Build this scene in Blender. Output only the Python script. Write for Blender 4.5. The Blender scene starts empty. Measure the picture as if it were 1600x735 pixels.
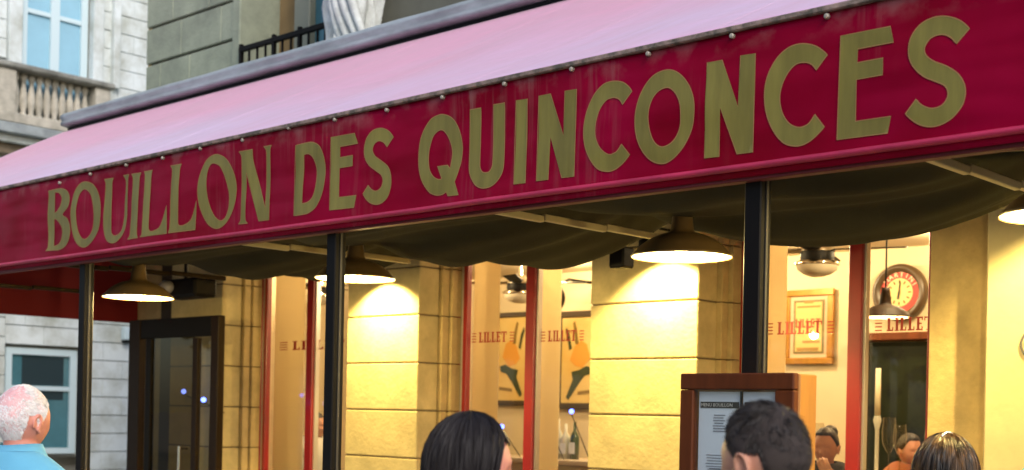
import bpy, bmesh, math, random
from mathutils import Vector, Matrix
from mathutils.geometry import tessellate_polygon
from mathutils import noise as mn
random.seed(7)
sc = bpy.context.scene
R_ = math.radians
# ------------------------------------------------------------------ camera
EYE = 1.65; FPX = 2030.0; ROLL = R_(1.2); YAW = R_(42.7)
s_, c_ = math.sin(YAW), math.cos(YAW)
cam = bpy.data.cameras.new("camera"); camo = bpy.data.objects.new("camera", cam); sc.collection.objects.link(camo)
cam.sensor_width = 36; cam.lens = 36 * FPX / 1600; cam.shift_x = 0; cam.shift_y = (646 - 367.5) / 1600
cam.clip_end = 2000; cam.clip_start = 0.05
F = Vector((-s_, c_, 0)); RT = Vector((c_, s_, 0)); UP = Vector((0, 0, 1))
cr = RT * math.cos(ROLL) + UP * math.sin(ROLL); cu = -RT * math.sin(ROLL) + UP * math.cos(ROLL)
M = Matrix((cr, cu, -F)).transposed().to_4x4(); M.translation = Vector((0, 0, EYE)); camo.matrix_world = M
cam.dof.use_dof = True; cam.dof.focus_distance = 4.9; cam.dof.aperture_fstop = 3.4
sc.camera = camo
# ------------------------------------------------------------------ world, sun, exposure
SUN_EL, SUN_AZ = R_(38), R_(115)            # azimuth from +Y towards +X
w = bpy.data.worlds.new("World"); sc.world = w; w.use_nodes = True
nt = w.node_tree; nt.nodes.clear()
sky = nt.nodes.new("ShaderNodeTexSky"); sky.sky_type = 'NISHITA'; sky.sun_disc = False
sky.sun_elevation = SUN_EL; sky.sun_rotation = SUN_AZ; sky.air_density = 1.0; sky.dust_density = 2.0; sky.ozone_density = 1.0
bg = nt.nodes.new("ShaderNodeBackground"); bg.inputs[1].default_value = 0.12
ow = nt.nodes.new("ShaderNodeOutputWorld"); nt.links.new(sky.outputs[0], bg.inputs[0]); nt.links.new(bg.outputs[0], ow.inputs[0])
sl = bpy.data.lights.new("sun", 'SUN'); sl.energy = 0.6; sl.angle = R_(14); sl.color = (1, .95, .88)
so = bpy.data.objects.new("sun", sl); sc.collection.objects.link(so)
sd = Vector((math.sin(SUN_AZ) * math.cos(SUN_EL), math.cos(SUN_AZ) * math.cos(SUN_EL), math.sin(SUN_EL)))
so.rotation_euler = sd.to_track_quat('Z', 'Y').to_euler()
sc.view_settings.view_transform = 'Standard'; sc.view_settings.look = 'None'; sc.view_settings.gamma = 1
sc.view_settings.exposure = 0.95; sc.view_settings.use_curve_mapping = False
sc.cycles.use_denoising = True; sc.cycles.max_bounces = 8; sc.cycles.transparent_max_bounces = 12
sc.cycles.sample_clamp_indirect = 6; sc.cycles.caustics_reflective = False; sc.cycles.caustics_refractive = False
LAMP = 1.5

# ------------------------------------------------------------------ pixel of the photograph -> point in the place
def ray(px, py):
    u = px - 800; v = 646 - py
    h = (u * math.cos(ROLL) - v * math.sin(ROLL)) / FPX; q = (u * math.sin(ROLL) + v * math.cos(ROLL)) / FPX
    return Vector((-s_ + c_ * h, c_ + s_ * h, q))
def PY(px, py, Y): r = ray(px, py); t = Y / r.y; return Vector((r.x * t, Y, EYE + r.z * t))
def PX(px, py, X): r = ray(px, py); t = X / r.x; return Vector((X, r.y * t, EYE + r.z * t))
def PZ(px, py, Z): r = ray(px, py); return Vector((r.x * Z, r.y * Z, EYE + r.z * Z))

# ------------------------------------------------------------------ materials
MATS = {}
def mat(name, col, rough=.6, metal=0, var=0.0, vscale=4, bump=0.0, bscale=60, col2=None, spec=.5, sheen=0, coat=0, emit=None, estr=0, vstretch=(1, 1, 1), detail=6, trans=0, sss=0, mid=(.35, .7)):
    if name in MATS: return MATS[name]
    m = bpy.data.materials.new(name); m.use_nodes = True; t = m.node_tree; b = t.nodes["Principled BSDF"]
    b.inputs["Base Color"].default_value = (*col, 1); b.inputs["Roughness"].default_value = rough; b.inputs["Metallic"].default_value = metal
    b.inputs["Specular IOR Level"].default_value = spec
    if sheen: b.inputs["Sheen Weight"].default_value = sheen
    if coat: b.inputs["Coat Weight"].default_value = coat; b.inputs["Coat Roughness"].default_value = .15
    if trans: b.inputs["Transmission Weight"].default_value = trans
    if sss: b.inputs["Subsurface Weight"].default_value = sss; b.inputs["Subsurface Radius"].default_value = (.02, .008, .004)
    if emit: b.inputs["Emission Color"].default_value = (*emit, 1); b.inputs["Emission Strength"].default_value = estr
    tc = t.nodes.new("ShaderNodeTexCoord"); mp = t.nodes.new("ShaderNodeMapping"); mp.inputs["Scale"].default_value = vstretch
    geo = t.nodes.new("ShaderNodeNewGeometry"); t.links.new(geo.outputs["Position"], mp.inputs["Vector"])
    if var or col2:
        n = t.nodes.new("ShaderNodeTexNoise"); n.inputs["Scale"].default_value = vscale; n.inputs["Detail"].default_value = detail; n.inputs["Roughness"].default_value = .65
        t.links.new(mp.outputs[0], n.inputs["Vector"])
        r = t.nodes.new("ShaderNodeValToRGB"); t.links.new(n.outputs[0], r.inputs[0])
        r.color_ramp.elements[0].position = mid[0]; r.color_ramp.elements[1].position = mid[1]
        a = col2 if col2 else tuple(max(0, x * (1 - var)) for x in col)
        r.color_ramp.elements[0].color = (*a, 1); r.color_ramp.elements[1].color = (*[min(1, x * (1 + var * .5)) for x in col], 1)
        t.links.new(r.outputs[0], b.inputs["Base Color"])
    if bump:
        n2 = t.nodes.new("ShaderNodeTexNoise"); n2.inputs["Scale"].default_value = bscale; n2.inputs["Detail"].default_value = 5
        t.links.new(mp.outputs[0], n2.inputs["Vector"])
        bp = t.nodes.new("ShaderNodeBump"); bp.inputs["Strength"].default_value = bump; bp.inputs["Distance"].default_value = .01
        t.links.new(n2.outputs[0], bp.inputs["Height"]); t.links.new(bp.outputs[0], b.inputs["Normal"])
    MATS[name] = m; return m
def emis(name, col, strength):
    m = bpy.data.materials.new(name); m.use_nodes = True; t = m.node_tree; t.nodes.clear()
    e = t.nodes.new("ShaderNodeEmission"); e.inputs[0].default_value = (*col, 1); e.inputs[1].default_value = strength
    o = t.nodes.new("ShaderNodeOutputMaterial"); t.links.new(e.outputs[0], o.inputs[0]); MATS[name] = m; return m
def glassmat(name, tint=(.95, .97, .96), refl=1.0):
    m = bpy.data.materials.new(name); m.use_nodes = True; t = m.node_tree; t.nodes.clear()
    tr = t.nodes.new("ShaderNodeBsdfTransparent"); tr.inputs[0].default_value = (*tint, 1)
    gl = t.nodes.new("ShaderNodeBsdfGlossy"); gl.inputs["Roughness"].default_value = .02
    fr = t.nodes.new("ShaderNodeFresnel"); ge = t.nodes.new("ShaderNodeNewGeometry"); mrr = t.nodes.new("ShaderNodeMapRange"); mrr.inputs[3].default_value = 1.45; mrr.inputs[4].default_value = 1 / 1.45
    t.links.new(ge.outputs["Backfacing"], mrr.inputs[0]); t.links.new(mrr.outputs[0], fr.inputs[0])
    mx = t.nodes.new("ShaderNodeMixShader"); mu = t.nodes.new("ShaderNodeMath"); mu.operation = 'MULTIPLY'; mu.inputs[1].default_value = refl
    o = t.nodes.new("ShaderNodeOutputMaterial")
    t.links.new(fr.outputs[0], mu.inputs[0]); t.links.new(mu.outputs[0], mx.inputs[0]); t.links.new(tr.outputs[0], mx.inputs[1]); t.links.new(gl.outputs[0], mx.inputs[2]); t.links.new(mx.outputs[0], o.inputs[0])
    MATS[name] = m; return m

STONE = mat("limestone", (.62, .50, .255), .85, var=.22, vscale=5, bump=.35, bscale=38)
STONE2 = mat("limestone_rough", (.62, .46, .22), .9, var=.28, vscale=3.5, bump=.9, bscale=22)
MORTAR = mat("dark_joint", (.16, .12, .07), .95)
UPST = mat("upper_limestone", (.42, .46, .34), .9, col2=(.26, .29, .22), vscale=2.2, bump=.5, bscale=30)
UPJ = mat("upper_joint", (.05, .04, .03), .95)
FARST = mat("pale_limestone", (.74, .80, .80), .9, col2=(.42, .44, .38), vscale=2.2, bump=.4, bscale=20, mid=(.3, .62))
FARJ = mat("far_joint", (.3, .3, .27), .95)
RENDER = mat("smooth_render", (.74, .63, .36), .85, var=.12, vscale=2.5, bump=.35, bscale=14)
ZINC = mat("weathered_lead", (.42, .48, .51), .55, metal=.0, col2=(.22, .26, .27), vscale=5, bump=.5, bscale=14, vstretch=(.4, 1, 1))
IRON = mat("black_iron", (.006, .005, .0045), .55, spec=.15)
BROWNMET = mat("dark_brown_metal", (.016, .008, .003), .5, spec=.15)
RED = mat("red_paint", (.27, .004, .005), .4, var=.15, vscale=6, coat=.2)
SILVER = mat("aluminium_edge", (.6, .55, .5), .35, metal=.6)
INTW = mat("cream_plaster", (.66, .54, .35), .9, var=.05, vscale=1.5)
INTC = mat("ceiling_paint", (.68, .56, .38), .9)
FLOORW = mat("brown_floorboards", (.10, .055, .03), .5, var=.3, vscale=3)
WOOD = mat("red_brown_wood", (.12, .030, .007), .5, var=.4, vscale=8, vstretch=(1, 1, .2), spec=.2)
WOODS = mat("lit_wood_edge", (.45, .19, .03), .45, var=.3, vscale=8, vstretch=(1, 1, .15))  # lighter copy of the wood for the case's lit side
PAPER = mat("grey_menu_paper", (.66, .71, .80), .7)
INK = mat("black_ink", (.02, .017, .015), .7)
INKL = mat("pale_print", (.7, .66, .6), .7)
SHADE = mat("bronze_enamel", (.12, .075, .03), .35, var=.2, vscale=8)
ENAM = mat("white_enamel", (.85, .8, .68), .35)
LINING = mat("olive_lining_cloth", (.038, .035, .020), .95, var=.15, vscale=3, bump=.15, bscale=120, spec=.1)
BARM = mat("cream_bar", (.45, .38, .22), .5)
PAVE = mat("grey_paving", (.22, .21, .19), .85, var=.3, vscale=1.2, bump=.4, bscale=12)
GLASS = glassmat("window_glass", refl=.8)
DGLASS = glassmat("dark_glass", (.62, .58, .42), .8)
DECAL = mat("red_decal", (.33, .02, .015), .6)
PANE = mat("sky_reflection_pane", (.32, .58, .72), .08, var=.15, vscale=.8, spec=.6)  # reflected sky put into the base colour
PANE2 = mat("teal_pane", (.07, .2, .24), .08, var=.3, vscale=1.0)
LTFRAME = mat("light_blue_frame", (.62, .76, .80), .5)
SKIN = mat("skin", (.56, .27, .18), .5, sss=.15, var=.10, vscale=30)
SKINP = mat("pink_skin", (.62, .25, .19), .45, sss=.15, var=.10, vscale=30)
CHROME = mat("chrome", (.75, .7, .62), .15, metal=1)
OPAL = mat("opal_glass", (.62, .55, .42), .25)
GOLD = mat("gilded_frame", (.42, .2, .035), .35, metal=.3, var=.2, vscale=20)
WHITEST = mat("white_carved_stone", (.78, .82, .80), .85, col2=(.5, .52, .5), vscale=9, bump=.3, bscale=30)
BULB = emis("warm_bulb", (1, .72, .30), 40)
BULBIN = emis("amber_bulb", (1, .5, .14), 14)
DOWNL = emis("downlight_lens", (1, .85, .6), 10)
BLUEREF = emis("blue_reflection_glow", (.10, .16, 1), 5)  # small bulbs added in place of blue reflections in the panes

# ------------------------------------------------------------------ mesh helpers
COL = sc.collection
def link(name, me, m=None, parent=None):
    o = bpy.data.objects.new(name, me); COL.objects.link(o)
    if m is not None and me is not None and not me.materials: me.materials.append(m)
    if parent is not None: o.parent = parent
    return o
def obj(name, bm, m=None, parent=None, smooth=False):
    me = bpy.data.meshes.new(name); bmesh.ops.recalc_face_normals(bm, faces=bm.faces[:]); bm.to_mesh(me); bm.free()
    if smooth:
        for p in me.polygons: p.use_smooth = True
    return link(name, me, m, parent)
def tag(o, label=None, cat=None, group=None, kind=None):
    if label: o['label'] = label
    if cat: o['category'] = cat
    if group: o['group'] = group
    if kind: o['kind'] = kind
    return o
def empty(name, loc, label, cat, group=None, rz=0):
    o = bpy.data.objects.new(name, None); COL.objects.link(o); o.location = loc; o.rotation_euler[2] = rz; o.empty_display_size = .1
    return tag(o, label, cat, group)
def box(bm, x0, x1, y0, y1, z0, z1, bev=0):
    vs = [bm.verts.new((x, y, z)) for x in (x0, x1) for y in (y0, y1) for z in (z0, z1)]
    fs = [bm.faces.new([vs[i] for i in q]) for q in ((0, 1, 3, 2), (4, 6, 7, 5), (0, 4, 5, 1), (2, 3, 7, 6), (0, 2, 6, 4), (1, 5, 7, 3))]
    if bev:
        es = set(e for f in fs for e in f.edges); bmesh.ops.bevel(bm, geom=list(es), offset=bev, segments=1, affect='EDGES')
    return bm
def bx(name, m, parent, x0, x1, y0, y1, z0, z1, bev=0): return obj(name, box(bmesh.new(), x0, x1, y0, y1, z0, z1, bev), m, parent)
def lathe(bm, prof, cx=0, cy=0, cz=0, n=40):
    rings = []
    for r, z in prof: rings.append([bm.verts.new((cx + r * math.cos(2 * math.pi * k / n), cy + r * math.sin(2 * math.pi * k / n), cz + z)) for k in range(n)])
    for a, b in zip(rings, rings[1:]):
        for k in range(n): bm.faces.new((a[k], a[(k + 1) % n], b[(k + 1) % n], b[k]))
    if prof[0][0] > 1e-4 and False: bm.faces.new(rings[0])
    return rings
def tube(bm, pts, r, n=10):
    rings = []; pts = [Vector(p) for p in pts]
    for i, p in enumerate(pts):
        d = (pts[min(i + 1, len(pts) - 1)] - pts[max(i - 1, 0)]).normalized()
        a = d.cross(Vector((0, 0, 1)) if abs(d.z) < .9 else Vector((1, 0, 0))).normalized(); b = d.cross(a)
        rr = r[i] if isinstance(r, (list, tuple)) else r
        rings.append([bm.verts.new(p + a * rr * math.cos(2 * math.pi * k / n) + b * rr * math.sin(2 * math.pi * k / n)) for k in range(n)])
    for a, b in zip(rings, rings[1:]):
        for k in range(n): bm.faces.new((a[k], a[(k + 1) % n], b[(k + 1) % n], b[k]))
    bm.faces.new(rings[0]); bm.faces.new(rings[-1]); return bm
def ball(bm, c, r, seg=16, sc_=(1, 1, 1), rot=None):
    m = Matrix.Translation(c) @ (rot.to_4x4() if rot is not None else Matrix()) @ Matrix.Diagonal((r * sc_[0], r * sc_[1], r * sc_[2], 1))
    bmesh.ops.create_uvsphere(bm, u_segments=seg, v_segments=max(6, seg // 2), radius=1, matrix=m); return bm
def setmats(o, ms):
    o.data.materials.clear()
    for m in ms: o.data.materials.append(m)
LGT = {}
def lampdata(kind, e, col=(1, .74, .28), size=.03, spot=None, blend=.5):
    k = (kind, e, col, size, spot, blend)
    if k not in LGT:
        l = bpy.data.lights.new("lamp_light", kind); l.energy = e * LAMP; l.color = col; l.shadow_soft_size = size
        if spot: l.spot_size = R_(spot); l.spot_blend = blend
        LGT[k] = l
    return LGT[k]
def light(parent, loc, kind, e, **k):
    o = bpy.data.objects.new("lamp_light", lampdata(kind, e, **k)); COL.objects.link(o); o.location = loc; o.parent = parent; return o

# ================================================================== GROUND
YV, ZT, ZB = 3.65, 2.934, 2.443
bm = bmesh.new(); bmesh.ops.create_grid(bm, x_segments=2, y_segments=2, size=300)
tag(obj("ground", bm, PAVE), kind="structure")

# ================================================================== RESTAURANT BUILDING
YF, YW, YU = 6.1, 6.45, 6.9
bld = empty("restaurant_building", (-6, 6.1, 0), "tan stone restaurant building with red framed shop windows behind the crimson awning", "building")
IB = Matrix.Translation((6, -6.1, 0))
def B(o):  # keep world coordinates for children of bld
    o.matrix_parent_inverse = IB; return o
def bp(name, m, x0, x1, y0, y1, z0, z1, bev=0, parent=None):
    o = bx(name, m, parent or bld, x0, x1, y0, y1, z0, z1, bev)
    if not parent: B(o)
    return o
ZJ = 1.325  # a joint height; courses of .33
def pillar(x0, x1, top=3.3):
    p = bp("pillar", MORTAR, x0 + .01, x1 - .01, YF + .012, YW + .1, .05, top)
    z = ZJ - .33 * 4 + .0
    while z < 3.0:
        bx("stone_block", STONE, p, x0, x1, YF, YF + .19, max(z, .02) + .005, z + .33 - .005, .006)
        z += .33
    # set-back return of the pillar, one stone wide
    z = ZJ - .33 * 4
    while z < 3.0:
        bx("return_stone", STONE2, p, x0 - .085, x1 + .03, YF + .195, YF + .26, max(z, .02) + .003, z + .33 - .003, .004)
        bx("jamb_stone", STONE2, p, x0 - .1, x1 + .055, YF + .265, YW + .05, max(z, .02) + .003, z + .33 - .003, .004)
        z += .33
    return p
pillar(-9.57, -8.83); pillar(-7.27, -6.515); pillar(-5.0, -4.215)
# right end: rough strip and smooth rendered pier
p3 = bp("rendered_pier", RENDER, -2.56, 1.2, YF, YF + .5, .03, 3.3, .01)
p4 = bp("rough_stone_strip", STONE2, -2.95, -2.562, YF + .23, YF + .5, .03, 3.3, .006)
# facade wall hidden behind the awning, above the shop windows, with slab and ledge
bp("lintel_wall", STONE2, -9.6, 1.2, YW - .12, YW + .3, 2.98, 4.1)
bp("corner_pier", STONE2, -11.36, -9.67, YU - .1, YU + .02, .03, 4.1); bp("side_wall", STONE2, -11.36, -11.31, YU + .021, 12, .03, 7.5)
# ledge (lead-covered cornice), softly uneven
bm = bmesh.new(); nx = 160
prof = [(6.9, 4.335), (6.1, 4.34), (5.985, 4.335), (5.955, 4.315), (5.95, 4.29), (5.965, 4.262), (5.955, 4.245), (5.955, 4.218), (5.985, 4.212), (6.02, 4.205), (6.9, 4.205)]
rg = []
for i in range(nx + 1):
    x = -11.24 + (12.4) * i / nx; e = .55 if i == 0 else 1; row = []
    for (y, z) in prof:
        d = .012 * mn.noise(Vector((x * 1.7, z * 9, 0))) + .006 * mn.noise(Vector((x * 5, z * 20, 3)))
        row.append(bm.verts.new((x + (0.0), y + d * (1 if y < 6.2 else 0), z + d * .8)))
    rg.append(row)
for a, b in zip(rg, rg[1:]):
    for k in range(len(prof)): bm.faces.new((a[k], a[(k + 1) % len(prof)], b[(k + 1) % len(prof)], b[k]))
bm.faces.new(rg[0]); bm.faces.new(rg[-1])
B(obj("lead_ledge", bm, ZINC, bld, smooth=True))
bp("shadow_gap", IRON, -11.2, 1.2, 6.0, 6.32, 4.02, 4.20)  # black plate supplies the dark shadow under the ledge
# upper storey: blocks between deep horizontal joints
uw = bp("upper_wall", UPJ, -11.33, -9.86, YU + .03, YU + .6, 4.34, 7.5)
zj = [4.34, 4.64, 4.988, 5.345, 5.7, 6.05, 6.4]
vj = [[-11.36, -10.95, -10.35, -9.9], [-11.36, -11.1, -10.6, -9.9], [-11.36, -10.75, -10.1, -9.9], [-11.36, -10.9, -10.3, -9.9], [-11.36, -10.6, -9.9], [-11.36, -10.9, -9.9]]
for i in range(6):
    xs = vj[i]
    for a, b in zip(xs, xs[1:]):
        bx("stone_block", UPST, uw, a + .0015, b - .0015, YU, YU + .1, zj[i] + .012, zj[i + 1] - .012, .008)
bp("window_jamb", UPST, -9.9, -9.78, YU - .02, YU + .6, 4.34, 7.5, .01)
# upper window recess with olive blind and grey-green frame
OCH = mat("ochre_reveal", (.30, .2, .09), .9, var=.2, vscale=3)
BLIND = mat("olive_blind", (.20, .17, .075), .85, var=.12, vscale=3, vstretch=(6, 1, .3))
uwin = bp("upper_window", BLIND, -9.35, -8.36, YU + .36, YU + .4, 4.34, 7.5)
bx("frame", mat("grey_green_frame", (.25, .26, .2), .6), uwin, -9.36, -9.14, YU + .26, YU + .355, 4.34, 7.4, .01)
bx("frame", MATS["grey_green_frame"], uwin, -8.36, -8.30, YU + .26, YU + .355, 4.34, 7.4, .01)
bx("pane", PANE2, uwin, -9.14, -8.88, YU + .33, YU + .345, 4.34, 7.4)
bp("ochre_reveal_wall", OCH, -9.79, -9.3, YU + .42, YU + .6, 4.34, 7.5)
bp("ochre_reveal_wall", OCH, -8.33, -8.2, YU + .1, YU + .6, 4.34, 7.5)
bp("statue_backing_wall", UPST, -8.42, -8.22, YU + .02, YU + .09, 4.34, 7.5, .01)
bp("upper_wall_right", mat("upper_grey_wall", (.15, .15, .12), .9, var=.2, vscale=2), -8.2, 1.2, YU + .02, YU + .6, 4.34, 7.5)
# black iron window railing
rl = empty("window_railing", (-9.1, YU - .04, 4.34), "black iron railing across the upper window just above the grey ledge", "railing")
bm = bmesh.new(); box(bm, -.64, .6, -.02, .02, .49, .535, .004); obj("top_rail", bm, IRON, rl)
for i in range(11):
    x = -.62 + i * .12; th = .016 if i in (0, 10, 4, 7) else .008
    bx("baluster", IRON, rl, x - th, x + th, -th, th, 0, .50 if th < .01 else .56)
# carved draped figure
st = empty("statue", (-8.06, YU - .25, 4.34), "white carved stone figure in draped robes standing on the ledge beside the upper window", "statue")
bm = bmesh.new(); n = 180; rings = []
for j in range(34):
    z = j / 33 * 1.55; rings.append([])
    for k in range(n):
        a = 2 * math.pi * k / n
        r = .20 + .05 * math.sin(z * 2.2 + .5) - .035 * max(0, z - .8)
        fold = .045 * (1 - 2 * abs(math.sin(a * 4.5 + z * 1.6 * math.sin(a * 2) + .8 * mn.noise(Vector((a, z * 2, 0)))))) + .022 * (1 - 2 * abs(math.sin(a * 9.5 - z * 2.5 + 1.5 * mn.noise(Vector((a * 2, z * 3, 4))))))
        rr = r + fold
        rings[-1].append(bm.verts.new((rr * math.cos(a) * .85 + .10 + .04 * math.sin(z * 3), rr * math.sin(a) * .8, z)))
for a, b in zip(rings, rings[1:]):
    for k in range(n): bm.faces.new((a[k], a[(k + 1) % n], b[(k + 1) % n], b[k]))
bm.faces.new(rings[0]); bm.faces.new(rings[-1])
robe = obj("robe", bm, WHITEST, st, smooth=True)
bm = bmesh.new(); tube(bm, [(-.06, -.1, 1.4), (-.16, -.16, 1.05), (-.04, -.25, .75)], [.06, .055, .04], 12); tube(bm, [(.15, -.1, 1.4), (.32, -.1, 1.0), (.36, -.12, .45), (.30, -.12, .0)], [.07, .07, .05, .04], 12)

for (xa, xb, r0) in ((.02, .26, .03), (.06, .34, .034), (.10, .42, .03), (.15, .5, .026)):
    tube(bm, [(xa + (xb - xa) * t + .02 * math.sin(t * 5 + xa * 30), -.13 - .09 * math.sin(math.pi * t), 1.15 - 1.12 * t ** .8) for t in [q / 14 for q in range(15)]], [r0 * (.35 + 1.1 * math.sin(math.pi * min(1, t / 14 * .8 + .1))) for t in range(15)], 10)
obj("arm_and_drapery", bm, WHITEST, st, smooth=True)
bm = bmesh.new(); ball(bm, (0, 0, 1.78), .12, 24, (.85, 1, 1.2)); tube(bm, [(0, 0, 1.45), (0, 0, 1.75)], .06, 12); obj("head", bm, WHITEST, st, smooth=True)

# ---------------- shop windows
def deco_text(parent, x0, x1, z, h, y):
    """four bars, the word LILLET and four bars, in thin red vinyl on the glass"""
    W = x1 - x0
    def piece(name, rects):
        bm = bmesh.new()
        for k, (a, b, c, d) in enumerate(rects): box(bm, x0 + a * W, x0 + b * W, y - .0010 - .0002 * k, y + .0004, z + (c - .5) * h, z + (d - .5) * h)
        return obj(name, bm, DECAL, parent)
    for o in (0, .90):
        for q in range(4): piece("decal_bar", [(o, o + .10, .03 + q * .27, .12 + q * .27)])
    t = .034
    for o, ch in zip((.17, .285, .355, .47, .585, .70), "LILLET"):
        a = o + .014; e = o + .095
        if ch == 'L': rc = [(a, a + t, 0, 1), (o, a + t + .012, .92, 1), (o, e, 0, .11), (e - .014, e, .05, .30)]
        elif ch == 'I': rc = [(a, a + t, 0, 1), (o, a + t + .014, .92, 1), (o, a + t + .014, 0, .08)]
        elif ch == 'E': rc = [(a, a + t, 0, 1), (o, e, .89, 1), (o, e, 0, .11), (a, e - .015, .45, .56), (e - .014, e, .05, .28), (e - .014, e, .74, .95)]
        else: rc = [(o + .045, o + .045 + t, 0, 1), (o, o + .125, .89, 1), (o, o + .014, .70, .95), (o + .111, o + .125, .70, .95), (o + .03, o + .095, 0, .08)]
        piece("decal_letter", rc)
def shopwin(x0, x1, mull, decals):
    wn = bp("shop_window", RED, x0, x1, YW + .0, YW + .09, 2.9, 3.0)
    def fr(a, b, y0=YW - .012, y1=YW + .05, name="mullion"): return bx(name, RED, wn, a, b, y0, y1, .45, 2.899, .005)
    bx("bottom_rail", RED, wn, x0, x1, YW, YW + .09, .38, .449, .004)
    fr(x0, x0 + .038, YW - .004, YW + .03, name="frame"); bx("frame_bead", SILVER, wn, x0 + .039, x0 + .067, YW + .004, YW + .04, .45, 2.899); fr(x0 + .068, x0 + .108, YW - .008, YW + .04, name="frame"); fr(x1 - .05, x1, name="frame")
    for m in mull:
        fr(m - .042, m + .04); bx("glazing_bead", SILVER, wn, m + .041, m + .055, YW + .01, YW + .05, .45, 2.899)
    ed = [x0 + .109] + list(mull) + [x1 - .05]
    for a, b in zip(ed, ed[1:]): bx("pane", GLASS, wn, a + (.06 if a in mull else .0), b - (.043 if b in mull else 0), YW + .045, YW + .051, .45, 2.895)
    for (pa, pb, py) in decals:
        A, Bq = PY(pa, py, YW + .04), PY(pb, py - (pb - pa) * .01, YW + .04); deco_text(wn, A.x, Bq.x, A.z, .072, YW + .043)
    return wn
shopwin(-8.80, -7.36, [-8.13], [(437, 560, 541)])
shopwin(-6.50, -5.09, [-5.797], [(737, 803, 528), (845, 912, 526)])
shopwin(-4.16, -2.96, [-3.425], [(1197, 1303, 514), (1367, 1478, 508)])

# ---------------- interior
room = empty("interior_room", (-6, 8, 0), "warm lit cream dining room seen through the restaurant windows", "room"); IR = Matrix.Translation((6, -8, 0))
tag(room, kind="structure")
def rp(name, m, *a, **k):
    o = bx(name, m, room, *a, **k); o.matrix_parent_inverse = IR; return o
rp("back_wall", INTW, -11.2, -1.2, 10.0, 10.15, .1, 3.1); rp("ceiling", INTC, -11.2, -1.2, 6.78, 10.0, 3.08, 3.2); rp("floor", FLOORW, -11.2, -1.2, 6.6, 10, .02, .1)
rp("end_wall", INTW, -1.35, -1.2, 6.76, 10, .1, 3.08); rp("end_wall", INTW, -11.3, -11.201, 6.95, 10, .1, 3.2)
# cream curtains just behind the glass
CURT = bpy.data.materials.new("cream_curtain"); CURT.use_nodes = True; _t = CURT.node_tree; _t.nodes.clear()
_d = _t.nodes.new("ShaderNodeBsdfDiffuse"); _d.inputs[0].default_value = (.80, .70, .52, 1); _l = _t.nodes.new("ShaderNodeBsdfTranslucent"); _l.inputs[0].default_value = (.9, .78, .55, 1)
_m = _t.nodes.new("ShaderNodeMixShader"); _m.inputs[0].default_value = .6; _o = _t.nodes.new("ShaderNodeOutputMaterial")
_t.links.new(_d.outputs[0], _m.inputs[1]); _t.links.new(_l.outputs[0], _m.inputs[2]); _t.links.new(_m.outputs[0], _o.inputs[0])
for (pa, pb, Yd) in ((428, 474, 7.0), (738, 778, 7.05), (838, 874, 7.3), (1190, 1226, 7.05)):
    a, b = PY(pa, 600, Yd), PY(pb, 600, Yd); rp("curtain", CURT, a.x, b.x, Yd, Yd + .004, .1, 3.08)
# dark mirror opening on back wall
a, b = PY(1352, 520, 9.95), PY(1520, 520, 9.95)
MIRR = mat("dark_mirror", (.004, .005, .003), .35, spec=.15, col2=(.012, .016, .006), vscale=5, mid=(.5, .62))  # dark green mottling puts reflected greenery into the colour
mr = empty("wall_mirror", (a.x, 9.95, .1), "tall dark mirror with a brown top shelf on the back wall below the clock", "mirror")
bx("mirror_glass", MIRR, mr, .04, b.x - a.x, -.005, .02, .2, 2.2); bx("top_shelf", WOOD, mr, -.05, b.x - a.x + .05, -.14, .03, 2.205, 2.27, .008); bx("frame", WOOD, mr, -.03, .038, -.03, .03, .1, 2.204)
def picture(name, px0, py0, px1, py1, Y, fm, label, cat, inner, bw=.045, grp=None):
    a, b = PY(px0, py0, Y), PY(px1, py1, Y); W = b.x - a.x; H = a.z - b.z
    o = empty(name, (a.x, Y, b.z), label, cat, grp)
    bx("frame", fm, o, 0, W, -.03, .02, 0, bw, .006); bx("frame", fm, o, 0, W, -.03, .02, H - bw, H, .006)
    bx("frame", fm, o, 0, bw, -.03, .02, bw + .001, H - bw - .001, .006); bx("frame", fm, o, W - bw, W, -.03, .02, bw + .001, H - bw - .001, .006)
    inner(o, W, H, bw); return o
def pic_lillet(o, W, H, bw):
    bx("mount", mat("pinkish_mount", (.6, .42, .28), .8), o, bw, W - bw, -.005, .0, bw, H - bw)
    q = .09; bx("inner_border", mat("olive_border", (.17, .13, .05), .7), o, q, W - q, -.010, -.006, q, H - q)
    bx("print_sheet", mat("yellow_print", (.6, .42, .16), .8), o, q + .02, W - q - .02, -.014, -.011, q + .02, H - q - .02)
    bm = bmesh.new(); xa, xb = q + .035, W - q - .035
    for (zz, hh, i0, i1) in ((.83, .022, .3, .7), (.77, .018, .0, 1), (.30, .022, .25, 1), (.20, .03, 0, .95)):
        box(bm, xa + (xb - xa) * i0, xa + (xb - xa) * i1, -.016, -.0145, H * zz - hh / 2, H * zz + hh / 2)
    obj("print_band", bm, mat("brown_print", (.3, .17, .05), .8), o)
    t = deco_mini(o, xa - .01, xb + .01, H * .55, .075, -.0165)
def deco_mini(parent, x0, x1, z, h, y):
    bm = bmesh.new(); W = x1 - x0
    def rc(a, b, c, d): box(bm, x0 + a * W, x0 + b * W, y - .001, y + .001, z + (c - .5) * h, z + (d - .5) * h)
    for i, ch in enumerate("LILLET"):
        o = [0, .17, .26, .43, .60, .79][i]
        if ch in "LE": rc(o, o + .05, 0, 1); rc(o + .05, o + .14, 0, .15)
        if ch == 'E': rc(o + .05, o + .14, .85, 1); rc(o + .05, o + .12, .42, .57)
        if ch == 'I': rc(o, o + .05, 0, 1)
        if ch == 'T': rc(o, o + .19, .85, 1); rc(o + .07, o + .12, 0, .85)
    return obj("print_word", bm, DECAL, parent)
picture("framed_print", 1228, 455, 1302, 569, 9.97, GOLD, "gilt framed cream print with a red word, left of the red mullion", "picture", pic_lillet, .055)
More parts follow.
